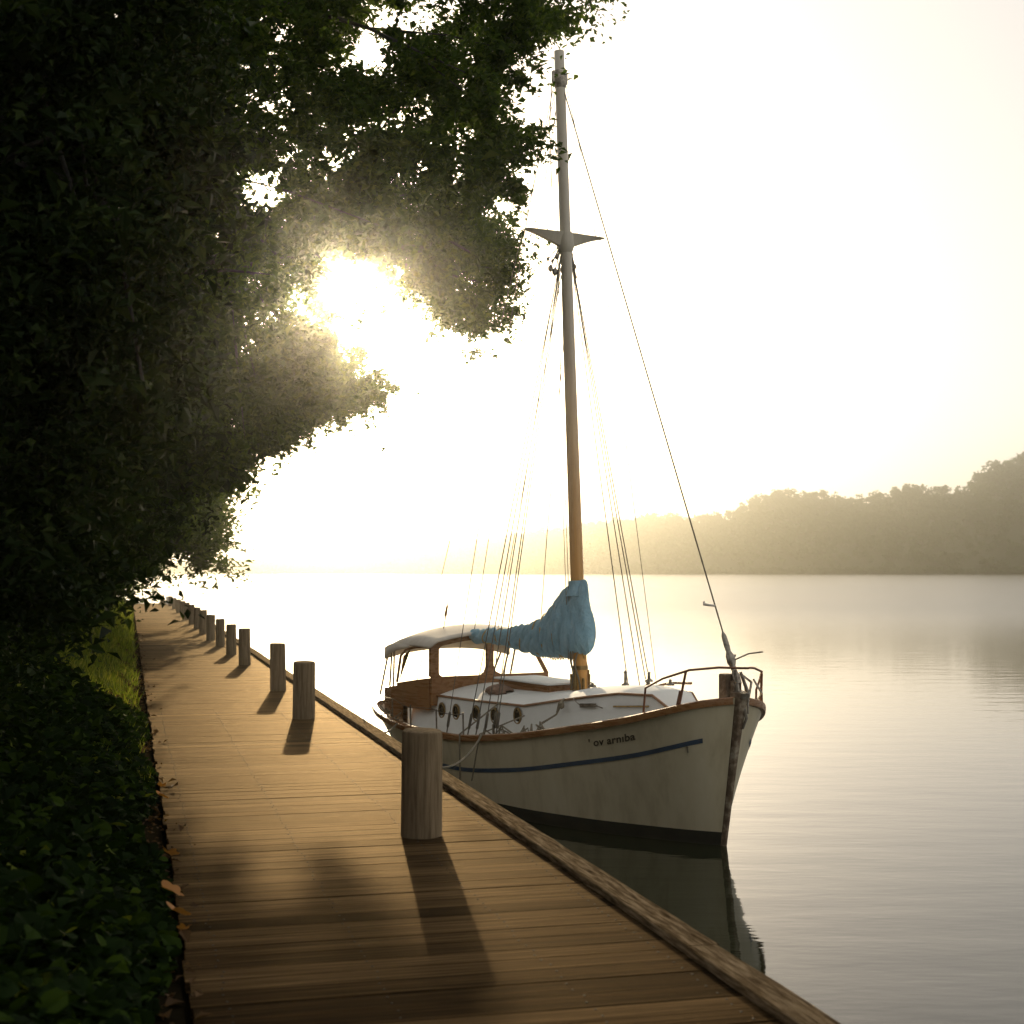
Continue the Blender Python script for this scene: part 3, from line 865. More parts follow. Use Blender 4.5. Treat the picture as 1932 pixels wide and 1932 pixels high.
def hull(s, z, side=1, out=0.0):
    zt = zs(s, side)
    f = z / zt
    vr, vw = smooth_interp(s, S_, VR), smooth_interp(s, S_, VW)
    if f >= 0: v = vw + (vr - vw) * (0.75 * f + 0.25 * f * f)
    else: v = vw * (1 + 1.0 * f)
    v = max(v, 0.01)
    u0 = -0.33 * max(f, -0.3)
    u1 = LB - 0.7 * (1 - min(f, 1)) ** 1.2
    return Vector((u0 + (u1 - u0) * s, (v + out) * side, z))
def hull_n(s, z, side=1, out=0.006):
    p = hull(s, z, side)
    a = hull(min(1, s + .004), z, side) - hull(max(0, s - .004), z, side)
    b = hull(s, z + .01, side) - hull(s, z - .01, side)
    n = a.cross(b).normalized()
    if n.y * side < 0: n = -n
    return p + n * out
SG = sorted(set([0, .004, .01, .02, .03, .04, .05, .065, .08] + [round(x, 4) for x in np.linspace(.1, .96, 60)] + [.97, .98, .988, .994, 1.0]))
def hull_band(zfun0, zfun1, nz, out, s_list, sides=(1, -1)):
    mb = MB()
    for side in sides:
        rows = []
        for k in range(nz + 1):
            rr_ = []
            for s in s_list:
                dd = (zs(s, side) - zs(s)) if zfun1(s) > .3 else 0
                za, zb_ = zfun0(s) + (dd if zfun0(s) > .3 else 0), zfun1(s) + dd
                z = za + (zb_ - za) * k / nz
                rr_.append(hull_n(s, z, side, out) if out else hull(s, z, side))
            rows.append(rr_)
        if side < 0: rows = rows[::-1]
        mb.grid(rows)
    return mb
hl = hull_band(lambda s: 0.16, zs, 16, 0, SG)
ho = hl.build('hull', M['paint'], boat, smooth=True)
hull_band(lambda s: -0.45, lambda s: 0.16, 4, 0, SG).build('bottom', M['boot'], ho, smooth=True)
SGs = [s for s in SG if .020 <= s <= .985]
hull_band(lambda s: zs(s) - 0.485, lambda s: zs(s) - 0.430, 1, 0.006, SGs).build('stripe', M['stripe'], ho, smooth=True)
# cap rail
for side in (1, -1):
    rows = []
    for s in SG:
        p = hull(s, zs(s, side), side)
        c = [(-.055, -.075), (.022, -.075), (.032, -.04), (.03, .0), (.0, .012), (-.055, .008)]
        rows.append([(p.x, p.y + side * dy, p.z + dz) for dy, dz in c])
    mb = MB().grid(rows, closed=True)
    mb.build('cap_rail', M['varnish'], ho, smooth=True)
# stem post and bitts
mb = MB()
rows = []
for z in np.linspace(-.4, 1.80, 14):
    f_ = z / 1.74
    u0 = -0.33 * max(f_, -0.3)
    hw = 0.028 + 0.050 * max(0, f_) ** 3
    rows.append([(u0 - .06, -hw * .7, z), (u0 - .06, hw * .7, z), (u0 + .08, hw + .015, z), (u0 + .08, -hw - .015, z)])
mb.grid(rows, closed=True); mb.f.append(tuple(range(len(mb.v) - 4, len(mb.v))))
mb.build('stem_post', M['oldwood'], ho, bevel=.01)
# deck
dz = 0.10
rows = []
for s in SG:
    p = hull(s, zs(s) - dz)
    lw = zs(s, -1) - zs(s)
    p.y = max(.01, p.y - .025)
    rows.append([(p.x, p.y * f_, p.z + lw * (1 - f_) / 2 + 0.05 * (1 - f_ * f_) * min(1, p.y)) for f_ in np.linspace(-1, 1, 9)])
MB().grid(rows).build('deck', M['deck'], boat, smooth=True)
# name on the bow
tcv = bpy.data.curves.new('name', 'FONT')
tcv.body = "' ov arnıba"
tcv.size = 0.135; tcv.shear = 0.12; tcv.space_character = 1.05; tcv.offset = 0.0035
tob = bpy.data.objects.new('name_tmp', tcv); COL.objects.link(tob)
bpy.context.view_layer.update()
tme = bpy.data.meshes.new_from_object(tob.evaluated_get(bpy.context.evaluated_depsgraph_get()))
bpy.data.objects.remove(tob)
xs = [v.co.x for v in tme.vertices]; x0, x1 = min(xs), max(xs)
S_BOW, S_AFT = 0.098, 0.178
for v in tme.vertices:
    q = (v.co.x - x0) / (x1 - x0)
    s = S_AFT + (S_BOW - S_AFT) * q
    v.co = hull_n(s, zs(s) - 0.275 + v.co.y * 0.92, 1, 0.006)
tme.materials.clear(); tme.materials.append(M['letter'])
tmo = bpy.data.objects.new('name_lettering', tme); COL.objects.link(tmo); tmo.parent = ho
# hawse / rust streak fitting on hull
MB().tube([hull_n(.035, zs(.035) - .49, 1, .01), hull_n(.035, zs(.035) - .56, 1, .012)], .008, 6).build('eye_bolt', M['metal'], ho)

# cabin trunk
CU = [.66, .98, 1.45, 1.93, 2.36, 3.09, 4.17, 5.0, 6.0, 6.3]
CV = [.20, .29, .45, .60, .72, .85, .88, .90, .88, .86]
CZ = [1.50, 1.685, 1.68, 1.61, 1.54, 1.415, 1.39, 1.38, 1.365, 1.36]
def cab(u): return np.interp(u, CU, CV), np.interp(u, CU, CZ)
def s_of(u): return max(0, min(1, (u + .33) / (LB + .33)))
def cab_side(u, z):
    v, zt = cab(u)
    zb = zs(s_of(u)) - dz - .04
    return v + .09 * max(0, min(1, (zt - .02 - z) / max(.05, zt - .02 - zb)))
us = sorted(set(CU + [round(x, 3) for x in np.linspace(.66, 6.3, 38)]))
rows = []
for u in us:
    v, z = cab(u)
    zb = zs(s_of(u)) - dz - .04
    cam_h = 0.02 + 0.13 * max(0, min(1, (u - .66) / 1.8))
    row = [(u, -v - .09, zb)] + [(u, -v, z - .02)] + [(u, v * q, z + cam_h * (1 - q * q)) for q in np.linspace(-1, 1, 11)] + [(u, v, z - .02), (u, v + .09, zb)]
    rows.append(row)
mb = MB().grid(rows)
m_ = len(rows[0])
mb.f.append(tuple(range(m_ - 1, -1, -1))); mb.f.append(tuple(range((len(rows) - 1) * m_, len(rows) * m_)))
cabin = mb.build('cabin', M['cabin'], boat, smooth=True)
for side in (1, -1):
    mb = MB()
    mb.tube([(u, side * (cab(u)[0] + .012), cab(u)[1] - .006) for u in us], .017, 6)
    mb.build('roof_trim', M['varnish'], cabin, smooth=True)
for side in (1, -1):
    for pxp, pyp in ((977, 1351), (936, 1350), (903, 1346), (867, 1343), (840, 1340)):
        u, z = on_v(pxp, pyp, .88)
        v = cab_side(u, z) + .004
        pr = MB().lathe([(.105, 0), (.105, .012), (.080, .018), (.080, .004)], (0, 0, 0), 24, 'y')
        o = pr.build('porthole', M['brass'], cabin, smooth=True, loc=(u, side * v, z))
        o.scale = (1, side, 1.12)
        g = MB().lathe([(.084, .0), (.082, .008)], (0, 0, 0), 24, 'y').build('pane', M['portglass'], o)
# fittings on cabin side
def on_cab(px, py):
    u, z = on_v(px, py, .7)
    for _ in range(4): u, z = on_v(px, py, cab_side(u, z) + .02)
    return Vector((u, cab_side(u, z) + .03, z))
a, b2 = on_cab(1157, 1333), on_cab(1222, 1333)
MB().tube([a, b2], .012, 8).build('handrail', M['brass'], cabin, smooth=True)
a, b2 = on_cab(1096, 1331), on_cab(1124, 1331)
c_ = MB(); c_.bar(a, b2, .03, .05); c_.tube([b2 + Vector((-.02, .01, -.0)), b2 + Vector((-.2, .03, -.015))], .008, 6); c_.tube([on_cab(1083, 1318), on_cab(1088, 1324), a], .006, 6)
c_.build('side_cleat', M['metal'], cabin)
a = on_cab(1066, 1318)
tkl = MB(); tkl.tube([a, a + Vector((0, .06, -.06)), a + Vector((.03, .1, -.2)), a + Vector((.1, .3, -.32))], [.01, .03, .012, .014], 8)
tkl.lathe([(.0, -.05), (.035, -.03), (.04, .0), (.035, .03), (0, .05)], a + Vector((-.03, .06, -.08)), 10)
tkl.build('tackle', M['rope'], boat, smooth=True)
# sliding hatch and folded canvas on the cabin roof
ht = MB(); ht.box(3.36, 4.75, -.30, .30, 1.43, 1.635)
hto = ht.build('hatch', M['varnish'], cabin, bevel=.012)
MB().box(3.30, 4.80, -.36, .36, 1.637, 1.662).build('hatch_lid', M['cabin'], hto, bevel=.01)
rows = []
for i, q in enumerate(np.linspace(0, 1, 22)):
    u, z = 4.05 + .62 * q, 1.50
    rr_ = .11 * math.sin(math.pi * min(1, q * 1.05 + .03)) ** .45
    rows.append([(u, .52 + rr_ * 1.5 * math.cos(a) * (1 + .15 * math.sin(5 * a + i)), z + rr_ * .75 * math.sin(a) * (1 + .22 * math.sin(3 * a + i * .9))) for a in np.linspace(0, 2 * math.pi, 17)[:-1]])
MB().grid(rows, closed=True).build('folded_canvas', M['bundle'], boat, smooth=True)
# little vents, cleats and winches on the fore part of the cabin roof
for (u, v, hgt) in ((2.35, -.25, .20), (2.05, -.4, .11), (1.75, -.2, .13), (2.6, .1, .06), (1.5, -.35, .08)):
    z = cab(u)[1] + .17 * (1 - (v / cab(u)[0]) ** 2) - .01
    MB().lathe([(.055, 0), (.05, .025), (.02, .04), (.018, hgt * .8), (.03, hgt * .85), (.004, hgt)], (u, v, z), 10).build('deck_fitting', M['metal'], boat, smooth=True)
MB().tube([(1.0, -.3, 1.80), (1.7, -.5, 1.75), (2.5, -.62, 1.60), (2.9, -.65, 1.52)], .018, 6).build('roof_handrail', M['varnish'], cabin, smooth=True)

# wheelhouse windscreen with canvas top
UW = 5.5
ws_ = empty('windscreen'); ws_.parent = boat
ws_.location = (0, 0, 0)
fm = MB()
roof_z = lambda v: 2.245 - 0.13 * (abs(v) / 1.0) ** 2.2
fm.box(UW - .03, UW + .03, -.98, 1.0, 1.22, 1.64)
fm.box(UW - .035, UW + .035, .88, 1.02, 1.64, 2.10)                 # starboard corner post
fm.box(UW - .032, UW + .032, -.03, .085, 1.64, 2.20)                # middle post
fm.bar((UW, -.97, 1.62), (UW + .02, -.66, 2.15), .06, .05)          # port corner post, leaning in
vv = np.linspace(-.68, 1.02, 16)
fm.grid([[(UW - .036, v, roof_z(v) - .075), (UW + .036, v, roof_z(v) - .075), (UW + .036, v, roof_z(v) - .004), (UW - .036, v, roof_z(v) - .004)] for v in vv], closed=True)
# corner brackets that round the panes
for (v0, z0, dv, dz_) in ((.085, 1.64, .12, .12), (.88, 2.09, -.07, -.07), (.88, 1.64, -.06, .06), (.085, 2.15, .05, -.06), (-.03, 1.64, -.14, .14), (-.03, 2.15, -.08, -.09)):
    fm.add([(UW - .028, v0, z0), (UW - .028, v0 + dv, z0), (UW - .028, v0 + dv * .3, z0 + dz_ * .3), (UW - .028, v0, z0 + dz_), (UW + .028, v0, z0), (UW + .028, v0 + dv, z0), (UW + .028, v0 + dv * .3, z0 + dz_ * .3), (UW + .028, v0, z0 + dz_)], [(0, 1, 2, 3), (7, 6, 5, 4), (1, 5, 6, 2), (2, 6, 7, 3)])
# starboard side wing: coaming, window opening, aft post
wing = [(5.53, 1.02), (5.85, 1.05), (6.2, 1.06), (6.55, 1.05)]
for (ua, va), (ub, vb) in zip(wing[:-1], wing[1:]):
    qa, qb = (ua - 5.53) / 1.0, (ub - 5.53) / 1.0
    for side in (1, -1):
        fm.add([(ua, side * va, 1.15), (ub, side * vb, 1.15), (ub, side * vb, 1.62 - .13 * qb), (ua, side * va, 1.62 - .13 * qa), (ua, side * (va - .05), 1.15), (ub, side * (vb - .05), 1.15), (ub, side * (vb - .05), 1.62 - .13 * qb), (ua, side * (va - .05), 1.62 - .13 * qa)], [(0, 1, 2, 3), (7, 6, 5, 4), (3, 2, 6, 7), (0, 4, 5, 1), (1, 5, 6, 2), (0, 3, 7, 4)])
fm.tube([(5.53, 1.02, 2.08), (5.9, 1.05, 2.055), (6.2, 1.06, 2.0), (6.38, 1.06, 1.90), (6.52, 1.055, 1.5)], .022, 8)
fmo = fm.build('frame', M['varnish'], ws_, bevel=.006)
for vs_ in ([(.085, 1.64), (.88, 1.64), (.88, 2.10), (.085, 2.17)], [(-.93, 1.64), (-.03, 1.64), (-.03, 2.17), (-.66, 2.12)]):
    MB().add([(UW, v, z) for v, z in vs_], [(0, 1, 2, 3)]).build('pane', M['glass'], ws_)
MB().add([(5.55, 1.0, 1.62), (6.5, 1.03, 1.5), (6.36, 1.03, 1.9), (6.1, 1.03, 2.02), (5.55, 1.0, 2.07)], [(0, 1, 2, 3, 4)]).build('pane', M['glass'], ws_)
# roof: pale canvas over bows, drooping aft
rows = []
for u in np.linspace(5.34, 6.85, 14):
    q = (u - 5.34) / 1.51
    dro = 0.14 * max(0, q - .45) ** 2 * 3
    rows.append([(u, v, roof_z(v * .93) + .02 + .09 * (1 - (v / 1.12) ** 2) * math.sin(math.pi * min(1, q * .85)) - dro - (0.05 if abs(v) > 1.07 else 0)) for v in np.linspace(-1.1, 1.1, 19)])
MB().grid(rows).build('canopy', M['awning'], boat, smooth=True, solid=.035)
for (u0, z0, u1, z1, v) in ((6.6, 2.0, 6.75, 1.35, 1.06), (6.75, 1.97, 6.95, 1.3, 1.03), (6.95, 1.90, 7.35, 1.25, 1.0)):
    for side in (1, -1): MB().tube([(u0, side * v, z0), (u1, side * (v - .05), z1)], .016, 6).build('canopy_strut', M['metal'], boat, smooth=True)
va = MB()
va.grid([[(6.0 + .85 * q, 1.105, roof_z(1.02) - .02 - .42 * max(0, q * .9 - .45) ** 2 - dz_ * (.25 + .75 * q)) for q in np.linspace(0, 1, 10)] for dz_ in (0, .17)])
va.build('valance', M['awning'], boat, smooth=True, solid=.012)
MB().grid([[(6.86, v, roof_z(v * .93) - .13 - dz_) for v in np.linspace(-1.1, 1.1, 17)] for dz_ in (0, .15)]).build('valance', M['awning'], boat, smooth=True, solid=.012)
# cockpit coaming round the stern
rows = []
for u, v, z in ((6.3, 1.06, 1.48), (6.8, 1.03, 1.40), (7.3, .90, 1.36), (7.7, .68, 1.34), (7.95, .35, 1.34), (8.02, 0, 1.34), (7.95, -.35, 1.34), (7.7, -.68, 1.34), (7.3, -.9, 1.36), (6.8, -1.03, 1.40), (6.3, -1.06, 1.48)):
    rows.append([(u, v, .9), (u, v, z), (u - .05, v * .95, z), (u - .05, v * .95, .9)])
MB().grid(rows).build('cockpit_coaming', M['varnish'], boat)

# mast
MU0, MZ0, MU1, MZ1 = 3.03, 1.50, 3.59, 10.3
def mast_u(z): return MU0 + (MU1 - MU0) * (z - MZ0) / (MZ1 - MZ0)
mp_ = lambda z0, z1, n=14: [(mast_u(z), 0, z) for z in np.linspace(z0, z1, n)]
zz = np.linspace(MZ0, 6.2, 14)
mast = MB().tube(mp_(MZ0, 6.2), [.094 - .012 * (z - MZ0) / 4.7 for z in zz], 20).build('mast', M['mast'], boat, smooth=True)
zz = np.linspace(6.2, MZ1, 14)
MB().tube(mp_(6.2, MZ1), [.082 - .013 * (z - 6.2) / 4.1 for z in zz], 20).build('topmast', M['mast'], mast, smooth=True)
mb = MB()
mb.tube(mp_(9.78, 10.02, 4), [.072, .098, .10, .085], 14); mb.bar((mast_u(9.95), -.11, 9.93), (mast_u(9.95), .12, 9.93), .05, .16)
mb.build('masthead_band', M['metal'], mast, smooth=True)
ZSP = 7.70
us_ = mast_u(ZSP)
sp = MB()
# triangular crosstrees: a swept wing on either side of the mast
for side in (1, -1):
    sp.grid([[(us_ - .05 - .03 * (1 - q), side * (.06 + .56 * q), ZSP + .075), (us_ + .05 + .04 * (1 - q) + .05 * q, side * (.06 + .56 * q), ZSP + .080), (us_ + .04 + .05 * q, side * (.06 + .56 * q), ZSP + .065 - .19 * (1 - q) ** 1.25), (us_ - .04 + .02 * q, side * (.06 + .56 * q), ZSP + .060 - .19 * (1 - q) ** 1.25)] for q in np.linspace(0, 1, 12)], closed=True)
sp.lathe([(.09, -.2), (.12, -.12), (.115, .0), (.10, .08)], (us_, 0, ZSP), 14)
spo = sp.build('spreader', M['pale_mast'], mast, smooth=True)
for side, v, h in ((1, .58, .26), (1, .24, .30), (-1, .26, .24), (-1, .55, .16)):
    MB().tube([(us_ + .08, side * v, ZSP + .06), (us_ + .08 + (.02 if v < .5 else -.0), side * (v - .04), ZSP + .09 + h)], .006, 5).build('pin', M['metal'], spo)
hd = MB()
for (dv, dzz, r) in ((.22, -.42, .035), (.15, -.46, .04), (.19, -.32, .02), (-.17, -.36, .025), (.12, -.25, .03), (.26, -.30, .022), (-.12, -.2, .02), (-.19, -.5, .016)):
    hd.lathe([(.003, -r * 1.6), (r, -r * .6), (r, r * .6), (.003, r * 1.6)], (us_ + .03, dv, ZSP + dzz), 8)
    hd.tube([(us_, dv * .5, ZSP - .14), (us_ + .03, dv, ZSP + dzz)], .008, 5)
hd.build('halyard_block', M['metal'], mast, smooth=True)
# mast foot: bands, pins and ropes
fb_ = MB()
fb_.lathe([(.125, 0), (.125, .04), (.10, .06)], (mast_u(1.55), 0, 1.53), 16)
fb_.lathe([(.104, 0), (.104, .05)], (mast_u(1.9), 0, 1.86), 16)
for k in range(7):
    a = k * .9 + .2
    fb_.tube([(mast_u(1.7) + .12 * math.cos(a), .12 * math.sin(a), 1.58), (mast_u(1.8) + .125 * math.cos(a), .125 * math.sin(a), 1.75 + .05 * (k % 3))], .017, 6)
fb_.build('mast_foot', M['brass'], mast, smooth=True)
lr = MB()
for k, (a, z0, z1) in enumerate(((1.2, 1.6, 2.1), (1.7, 1.58, 2.2), (2.3, 1.55, 2.1), (-1.2, 1.6, 2.15), (-.7, 1.58, 2.2), (.4, 1.6, 2.1))):
    pts = [(mast_u(z) + (.115 + .02 * math.sin(z * 17 + k)) * math.cos(a + .2 * math.sin(z * 9)), (.115 + .02 * math.sin(z * 13 + k)) * math.sin(a + .2 * math.sin(z * 9)), z) for z in np.linspace(z0, z1, 9)]
    lr.tube(pts, .012, 6)
lr.build('coiled_line', M['rope'], mast, smooth=True)
# boom and sail cover
BOOM_A = math.atan2(.30, 2.30)
BOOM_LOC = (3.05 - 3.05 * math.cos(BOOM_A), -3.05 * math.sin(BOOM_A), 0)
def on_boom(px, py):
    """distance aft (counted from the stem as u) along the swung boom, and height"""
    r = np.array([(px - CX) / F, 1.0])
    da = math.cos(BOOM_A) * b_a + math.sin(BOOM_A) * b_s
    A = np.array([[da[0], -r[0]], [da[1], -r[1]]])
    q, t = np.linalg.solve(A, -(np.array([SX, SY]) + 3.05 * b_a))
    return 3.05 + q, HW - (py - HY) / F * t
def boom_pt(u, z):
    q = u - 3.05
    return (3.05 + q * math.cos(BOOM_A), q * math.sin(BOOM_A), z)
bu, bz = on_boom(894, 1199)
MB().tube([(3.12, 0, 2.10), (bu + .04, 0, bz)], [.045, .036], 12).build('boom', M['mast'], boat, smooth=True, loc=BOOM_LOC, rz=BOOM_A)
PROF = [(897, 1187, 1210), (915, 1188, 1212), (950, 1188, 1214), (985, 1183, 1226), (1010, 1176, 1233), (1035, 1163, 1236), (1052, 1143, 1238), (1064, 1122, 1238), (1074, 1104, 1237), (1086, 1098, 1236), (1098, 1097, 1237), (1107, 1098, 1234), (1112, 1118, 1226)]
st = []
for (px, t_, b_) in PROF:
    u, zt = on_boom(px, t_); _, zb = on_boom(px, b_)
    st.append((u, zt, zb))
st_u = [q[0] for q in st][::-1]; st_t = [q[1] for q in st][::-1]; st_b = [q[2] for q in st][::-1]
rows = []
NU, NA = 110, 48
for i in range(NU):
    q = i / (NU - 1)
    u = st_u[0] + (st_u[-1] - st_u[0]) * q
    zt, zb = np.interp(u, st_u, st_t), np.interp(u, st_u, st_b)
    hh = (zt - zb) / 2; zc = (zt + zb) / 2
    du = u - 3.06
    half = 0.085 + 0.075 * math.exp(-((u - 3.4) / .55) ** 2) + .02
    if u < 3.05: half = max(.03, .15 * math.sqrt(max(0.05, 1 - ((3.05 - u) / (3.05 - st_u[0] + .02)) ** 2)))
    row = []
    for k in range(NA):
        a = 2 * math.pi * k / NA
        # teardrop: heavier below
        sy = half * math.sin(a) * (1.0 - .35 * math.cos(a) * min(1, hh / .25))
        wr = 0.012 * math.sin(u * 26 + 4 * math.cos(a) + 2.5 * math.sin(u * 7)) + 0.010 * math.sin(u * 47 + a * 3) + .014 * math.sin(a * 2 + u * 9)
        if u < 3.6: wr += .016 * math.sin(a * 5 + zc) * math.sin(u * 5) 
        sz_ = hh * math.cos(a)
        fold = (.018 + .020 * math.exp(-((u - 3.9) / .8) ** 2)) * abs(math.sin(u * 19 + 3.2 * sz_ / max(hh, .1) + 1.7 * math.sin(u * 5.3))) ** .6 - .008
        row.append((u + .05 * math.sin(sz_ * 6) * math.exp(-abs(du)), sy * (1 + wr * 4 + fold * 9), zc + sz_ + wr * .8 + fold * (1 if math.cos(a) > 0 else -1)))
    rows.append(row)
mb = MB().grid(rows, closed=True)
mb.f.append(tuple(range(NA - 1, -1, -1))); mb.f.append(tuple(range((NU - 1) * NA, NU * NA)))
cov = mb.build('sail_cover', M['canvas'], boat, smooth=True, loc=BOOM_LOC, rz=BOOM_A)
# collar of the cover round the mast, laced edge below
cl = MB(); cl.tube([(mast_u(z), 0, z) for z in (2.84, 2.92, 2.99, 3.045)], [.16, .135, .115, .108], 24)
cl.build('collar', M['canvas'], cov, smooth=True)
fr_ = MB()
lp = []
for k in range(17):
    u = 2.95 + k * .055; z = np.interp(u, st_u, st_b)
    lp += [(u, .05, z + .02), (u + .02, .0, z - .035 - .03 * rnd.random()), (u + .035, -.05, z + .01)]
fr_.tube(lp, .010, 5)
fr_.build('lacing', M['yellow_rope'], cov)
for (u0, tilt) in ((3.42, .06), (3.70, .10), (3.92, .06), (4.2, -.04), (4.5, .05), (4.8, .03), (5.1, -.03)):
    zt, zb = np.interp(u0, st_u, st_t), np.interp(u0, st_u, st_b)
    half = 0.085 + 0.075 * math.exp(-((u0 - 3.4) / .55) ** 2) + .036
    hh = (zt - zb) / 2 + .014; zc = (zt + zb) / 2
    lp = [(u0 + tilt * math.cos(a), half * math.sin(a) * (1.0 - .35 * math.cos(a) * min(1, hh / .25)), zc + hh * math.cos(a)) for a in np.linspace(0, 2 * math.pi, 30)]
    MB().tube(lp, .009, 6, cap=False).build('tie', M['yellow_rope'], cov, smooth=True)

# standing rigging: each wire a part of its own
def wire(name, pts, r=.006, mat='wire', bits=0):
    r *= 1.15
    mb = MB().tube(pts, r, 6)
    if bits:
        a, b3 = Vector(pts[-2]), Vector(pts[-1])
        d = (a - b3).normalized()
        mb.tube([b3, b3 + d * .10, b3 + d * .12, b3 + d * .30, b3 + d * .32], [.008, .010, .019, .019, .008], 8)
    return mb.build(name, M[mat], boat, smooth=True)
top = lambda z, v=0.0: (mast_u(z), v, z)
bow = Vector((-.24, 0, 1.98))
wire('forestay', [top(9.85, -.03), bow], .0078)
fs = MB()
d = (Vector(top(9.85)) - bow).normalized()
fs.tube([bow - d * .10, bow, bow + d * .06, bow + d * .12, bow + d * .17, bow + d * .25, bow + d * .30, bow + d * .38, bow + d * .50, bow + d * .55], [.045, .05, .03, .035, .055, .05, .03, .035, .03, .01], 10)
fs.tube([bow + d * .18, bow + d * .19 + Vector((-.12, -.16, .08)), bow + d * .19 + Vector((-.2, -.3, .10))], .010, 6)
fs.tube([bow + d * .16, bow + d * .24 + Vector((-.02, -.06, .02))], .014, 6)
fs.build('furling_gear', M['metal'], boat, smooth=True)
hk = bow + d * .88
MB().tube([hk, hk + Vector((.02, .08, .01)), hk + Vector((.04, .13, .02)), hk + Vector((.05, .12, .05))], [.012, .016, .018, .012], 6).build('forestay_hank', M['awning'], boat, smooth=True)
def chain(px, side):
    lo = None
    best = None
    for s in np.linspace(.2, .98, 200):
        p = hull(s, zs(s, side), side)
        wx = SX + p.x * b_a[0] + p.y * b_s[0]; wy = SY + p.x * b_a[1] + p.y * b_s[1]
        e = abs(CX + F * wx / wy - px)
        if best is None or e < best[0]: best = (e, p)
    p = best[1]
    return (p.x, p.y - side * .04, p.z - .02)
for px, z in ((876, 7.42), (893, 7.45), (908, 7.40), (925, 7.38), (930, 7.30)):
    wire('shroud', [top(z, .09), chain(px, 1)], .0062, bits=1)
wire('shroud', [top(9.9, .08), (us_ + .06, .60, ZSP + .08), chain(838, 1)], .0048, bits=1)
for px, z in ((1226, 7.42), (1248, 7.45), (1240, 7.38), (1200, 7.36)):
    wire('shroud', [top(z, -.09), chain(px, -1)], .0068, bits=1)
wire('shroud', [top(9.9, -.08), (us_ + .06, -.60, ZSP + .08), chain(1255, -1)], .004, bits=1)
wire('backstay', [top(10.0, 0), (8.1, .0, 1.15)], .0045)
wire('topping_lift', [top(9.7, .03), boom_pt(bu, bz + .03)], .0045)
wire('lazy_line', [top(7.3, .06), boom_pt(4.9, bz + .08)], .004, 'rope')
wire('lazy_line', [top(7.2, -.04), (4.0, -.05, 3.6), boom_pt(3.9, 2.48)], .0045, 'rope')
wire('halyard', [top(9.6, .10), (mast_u(6) - .02, .16, 6.0), (mast_u(2.2), .13, 2.0)], .004, 'rope')
wire('halyard', [top(7.2, .12), (mast_u(5), .19, 5.0), (mast_u(2.2) + .05, .14, 2.0)], .004, 'rope')
wire('halyard', [top(9.8, .14), (mast_u(9) + .02, .19, 9.2), (mast_u(8.6) + .04, .16, 8.4)], .006, 'rope')
# small aerial with a pennant staff on the canopy
MB().tube([(6.0, .55, 2.24), (5.95, .5, 2.62), (5.94, .5, 2.78)], [.008, .008, .003], 5).tube([(5.97, .52, 2.50), (5.945, .5, 2.66)], [.022, .014], 6).build('aerial', M['varnish'], boat)

# pulpit at the bow
pu = MB()
for side in (1, -1):
    def sp_(s, dzv, ins=.05): 
        p = hull(s, zs(s, side), side); return Vector((p.x, p.y - side * ins, p.z + dzv))
    pts = [sp_(.085, .0), sp_(.082, .30), sp_(.06, .36), sp_(.03, .38, .02), sp_(.008, .36, -.02), Vector((-.42, side * .06, 2.08))]
    pu.tube(pts, .014, 8)
    pu.tube([sp_(.042, .0), sp_(.034, .37, .03)], .016, 8)
    pu.tube([sp_(.043, .0), sp_(.040, .17, .04)], [.03, .016], 8)
pu.tube([Vector((-.42, .06, 2.08)), Vector((-.46, 0, 2.08)), Vector((-.42, -.06, 2.08))], .014, 8)
pu.build('pulpit', M['rust'], boat, smooth=True)
bt = MB()
bt.box(-.20, -.06, -.03, .11, 1.58, 2.0)
bt.box(-.28, -.205, -.06, .06, 1.6, 1.93)
bt.build('samson_post', M['oldwood'], boat, bevel=.015)
ac = MB()
for (p0, p1, p2, r) in (((-.30, -.05, 1.98), (-.34, -.10, 1.80), (-.36, -.08, 1.55), .014), ((-.2, -.1, 2.02), (-.22, -.16, 1.85), (-.2, -.2, 1.70), .018), ((-.26, .02, 2.05), (-.30, .02, 1.8), (-.33, .03, 1.66), .022), ((-.1, -.2, 1.98), (-.25, -.22, 1.9), (-.3, -.14, 1.7), .014), ((-.16, -.32, 1.93), (-.22, -.40, 1.76), (-.06, -.46, 1.66), .012), ((-.34, -.02, 1.72), (-.37, -.05, 1.5), (-.33, -.03, 1.38), .016)):
    ac.tube([p0, p1, p2], [r, r * 1.2, r * .8], 7)
ac.bar((-.42, 0, 1.76), (-.1, 0, 1.83), .10, .06)
ac.build('anchor_gear', M['metal'], boat, smooth=True)
# lifeline stanchions and a rope coil along the starboard rail
for s in (.47, .56, .66, .76):
    p = hull(s, zs(s), 1)
    MB().tube([(p.x, p.y - .06, p.z - .05), (p.x, p.y - .05, p.z + .30)], .012, 6).build('stanchion', M['metal'], boat, smooth=True)
ll = MB()
pv = None
pts = []
for s in np.linspace(.47, .93, 24):
    p = hull(s, zs(s), 1); pts.append((p.x, p.y - .05, p.z + .28 - .02 * math.sin(s * 40)))
ll.tube(pts, .006, 5)
ll.build('lifeline', M['wire'], boat)
for k in range(26):
    s = rnd.choice([rnd.uniform(.28, .42), rnd.uniform(.72, .95)]); p = hull(s, zs(s), 1)
    q = Vector((p.x + rnd.uniform(-.1, .1), p.y - rnd.uniform(.06, .25), p.z - .02 + rnd.uniform(0, .05)))
    MB().tube([q, q + Vector((rnd.uniform(-.12, .12), rnd.uniform(-.08, .08), rnd.uniform(.02, .12))), q + Vector((rnd.uniform(-.2, .2), rnd.uniform(-.1, .1), 0))], .011, 5).build('deck_line', M['rope'], boat, smooth=True)

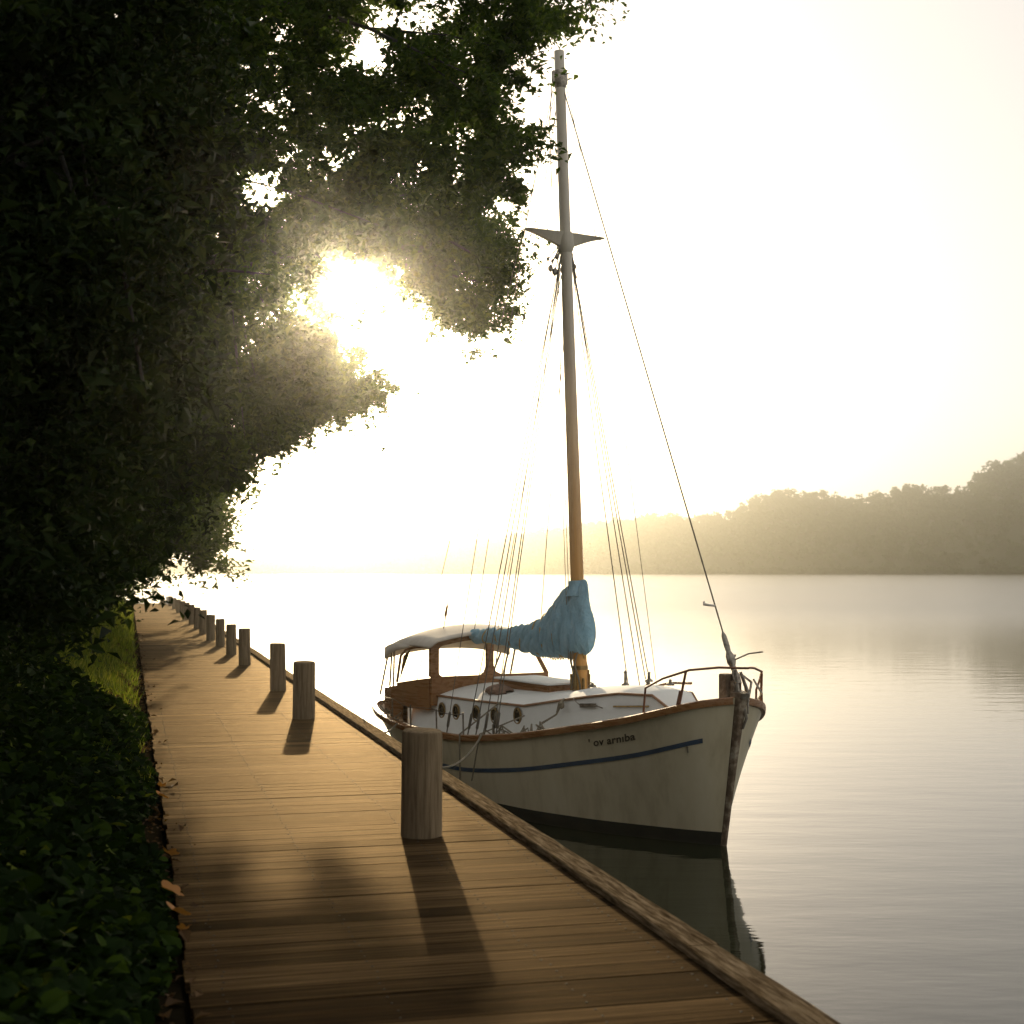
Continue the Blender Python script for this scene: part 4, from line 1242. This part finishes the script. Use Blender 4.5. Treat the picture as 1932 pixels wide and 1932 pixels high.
# ------------------------------------------------------------------ mooring ropes
def wpt(p):
    q = np.array([SX, SY]) + p[0] * b_a + p[1] * b_s
    return Vector((q[0], q[1], p[2]))
def sag(a, b, n=14, d=.25):
    return [a.lerp(b, i / (n - 1)) - Vector((0, 0, d * 4 * (i / (n - 1)) * (1 - i / (n - 1)))) for i in range(n)]
s = .40; p = hull(s, zs(s), 1)
a = wpt((p.x, p.y + .03, p.z + .02))
pp, ph_, pr_ = post_at[0]
b3 = Vector(tuple(dk(W1 - .07, 14.6, ZD + .085)))
mb = MB().tube(sag(a, b3, 16, .30), .013, 7)
tag(mb.build('mooring_rope', M['rope'], smooth=True), 'mooring rope from the boat side to the dock edge behind the nearest post', 'rope', 'mooring ropes of the sailboat')
s = .70; p = hull(s, zs(s), 1)
a = wpt((p.x, p.y + .03, p.z + .0))
b3 = Vector(tuple(dk(W1 - .06, 17.6, ZD + .08)))
tag(MB().tube(sag(a, b3, 12, .15), .012, 7).build('mooring_rope', M['rope'], smooth=True), 'stern mooring rope from the sunlit quarter down to the dock edge', 'rope', 'mooring ropes of the sailboat')
s = .405; p = hull(s, zs(s), 1)
a = wpt((p.x - .3, .95, 1.30)); c = wpt((p.x, p.y + .04, p.z + .02)); e = wpt((p.x + .25, p.y + .02, .42))
tag(MB().tube([a, a.lerp(c, .5), c, c.lerp(e, .5), e], .010, 6).build('hanging_rope', M['rope'], smooth=True), 'slack dark rope slanting over the rail down the white hull', 'rope')
s = .46; p = hull(s, zs(s), 1)
a = wpt((p.x - .1, .93, 1.42)); c = wpt((p.x, p.y + .05, p.z + .02)); e = wpt((p.x + .02, p.y + .03, .25))
tag(MB().tube([a, a.lerp(c, .5), c, c.lerp(e, .5), e], .012, 6).build('hanging_rope', M['rope'], smooth=True), 'dark rope hanging straight down the hull beside the near post', 'rope')

# ------------------------------------------------------------------ haze
hz = MB(); hz.box(-1520, 1520, -280, 1520, -4.0, 104.0)
m = bpy.data.materials.new('haze'); m.use_nodes = True
nt = m.node_tree; nt.nodes.clear()
pv = N(nt, 'ShaderNodeVolumePrincipled')
pv.inputs['Color'].default_value = (0.985, 0.985, 0.88, 1)
pv.inputs['Density'].default_value = HAZE_DENSITY
pv.inputs['Anisotropy'].default_value = 0.955
oo = N(nt, 'ShaderNodeOutputMaterial'); nt.links.new(pv.outputs[0], oo.inputs['Volume'])
tag(hz.build('haze', m), 'warm morning haze over the lake', 'haze', kind='stuff')
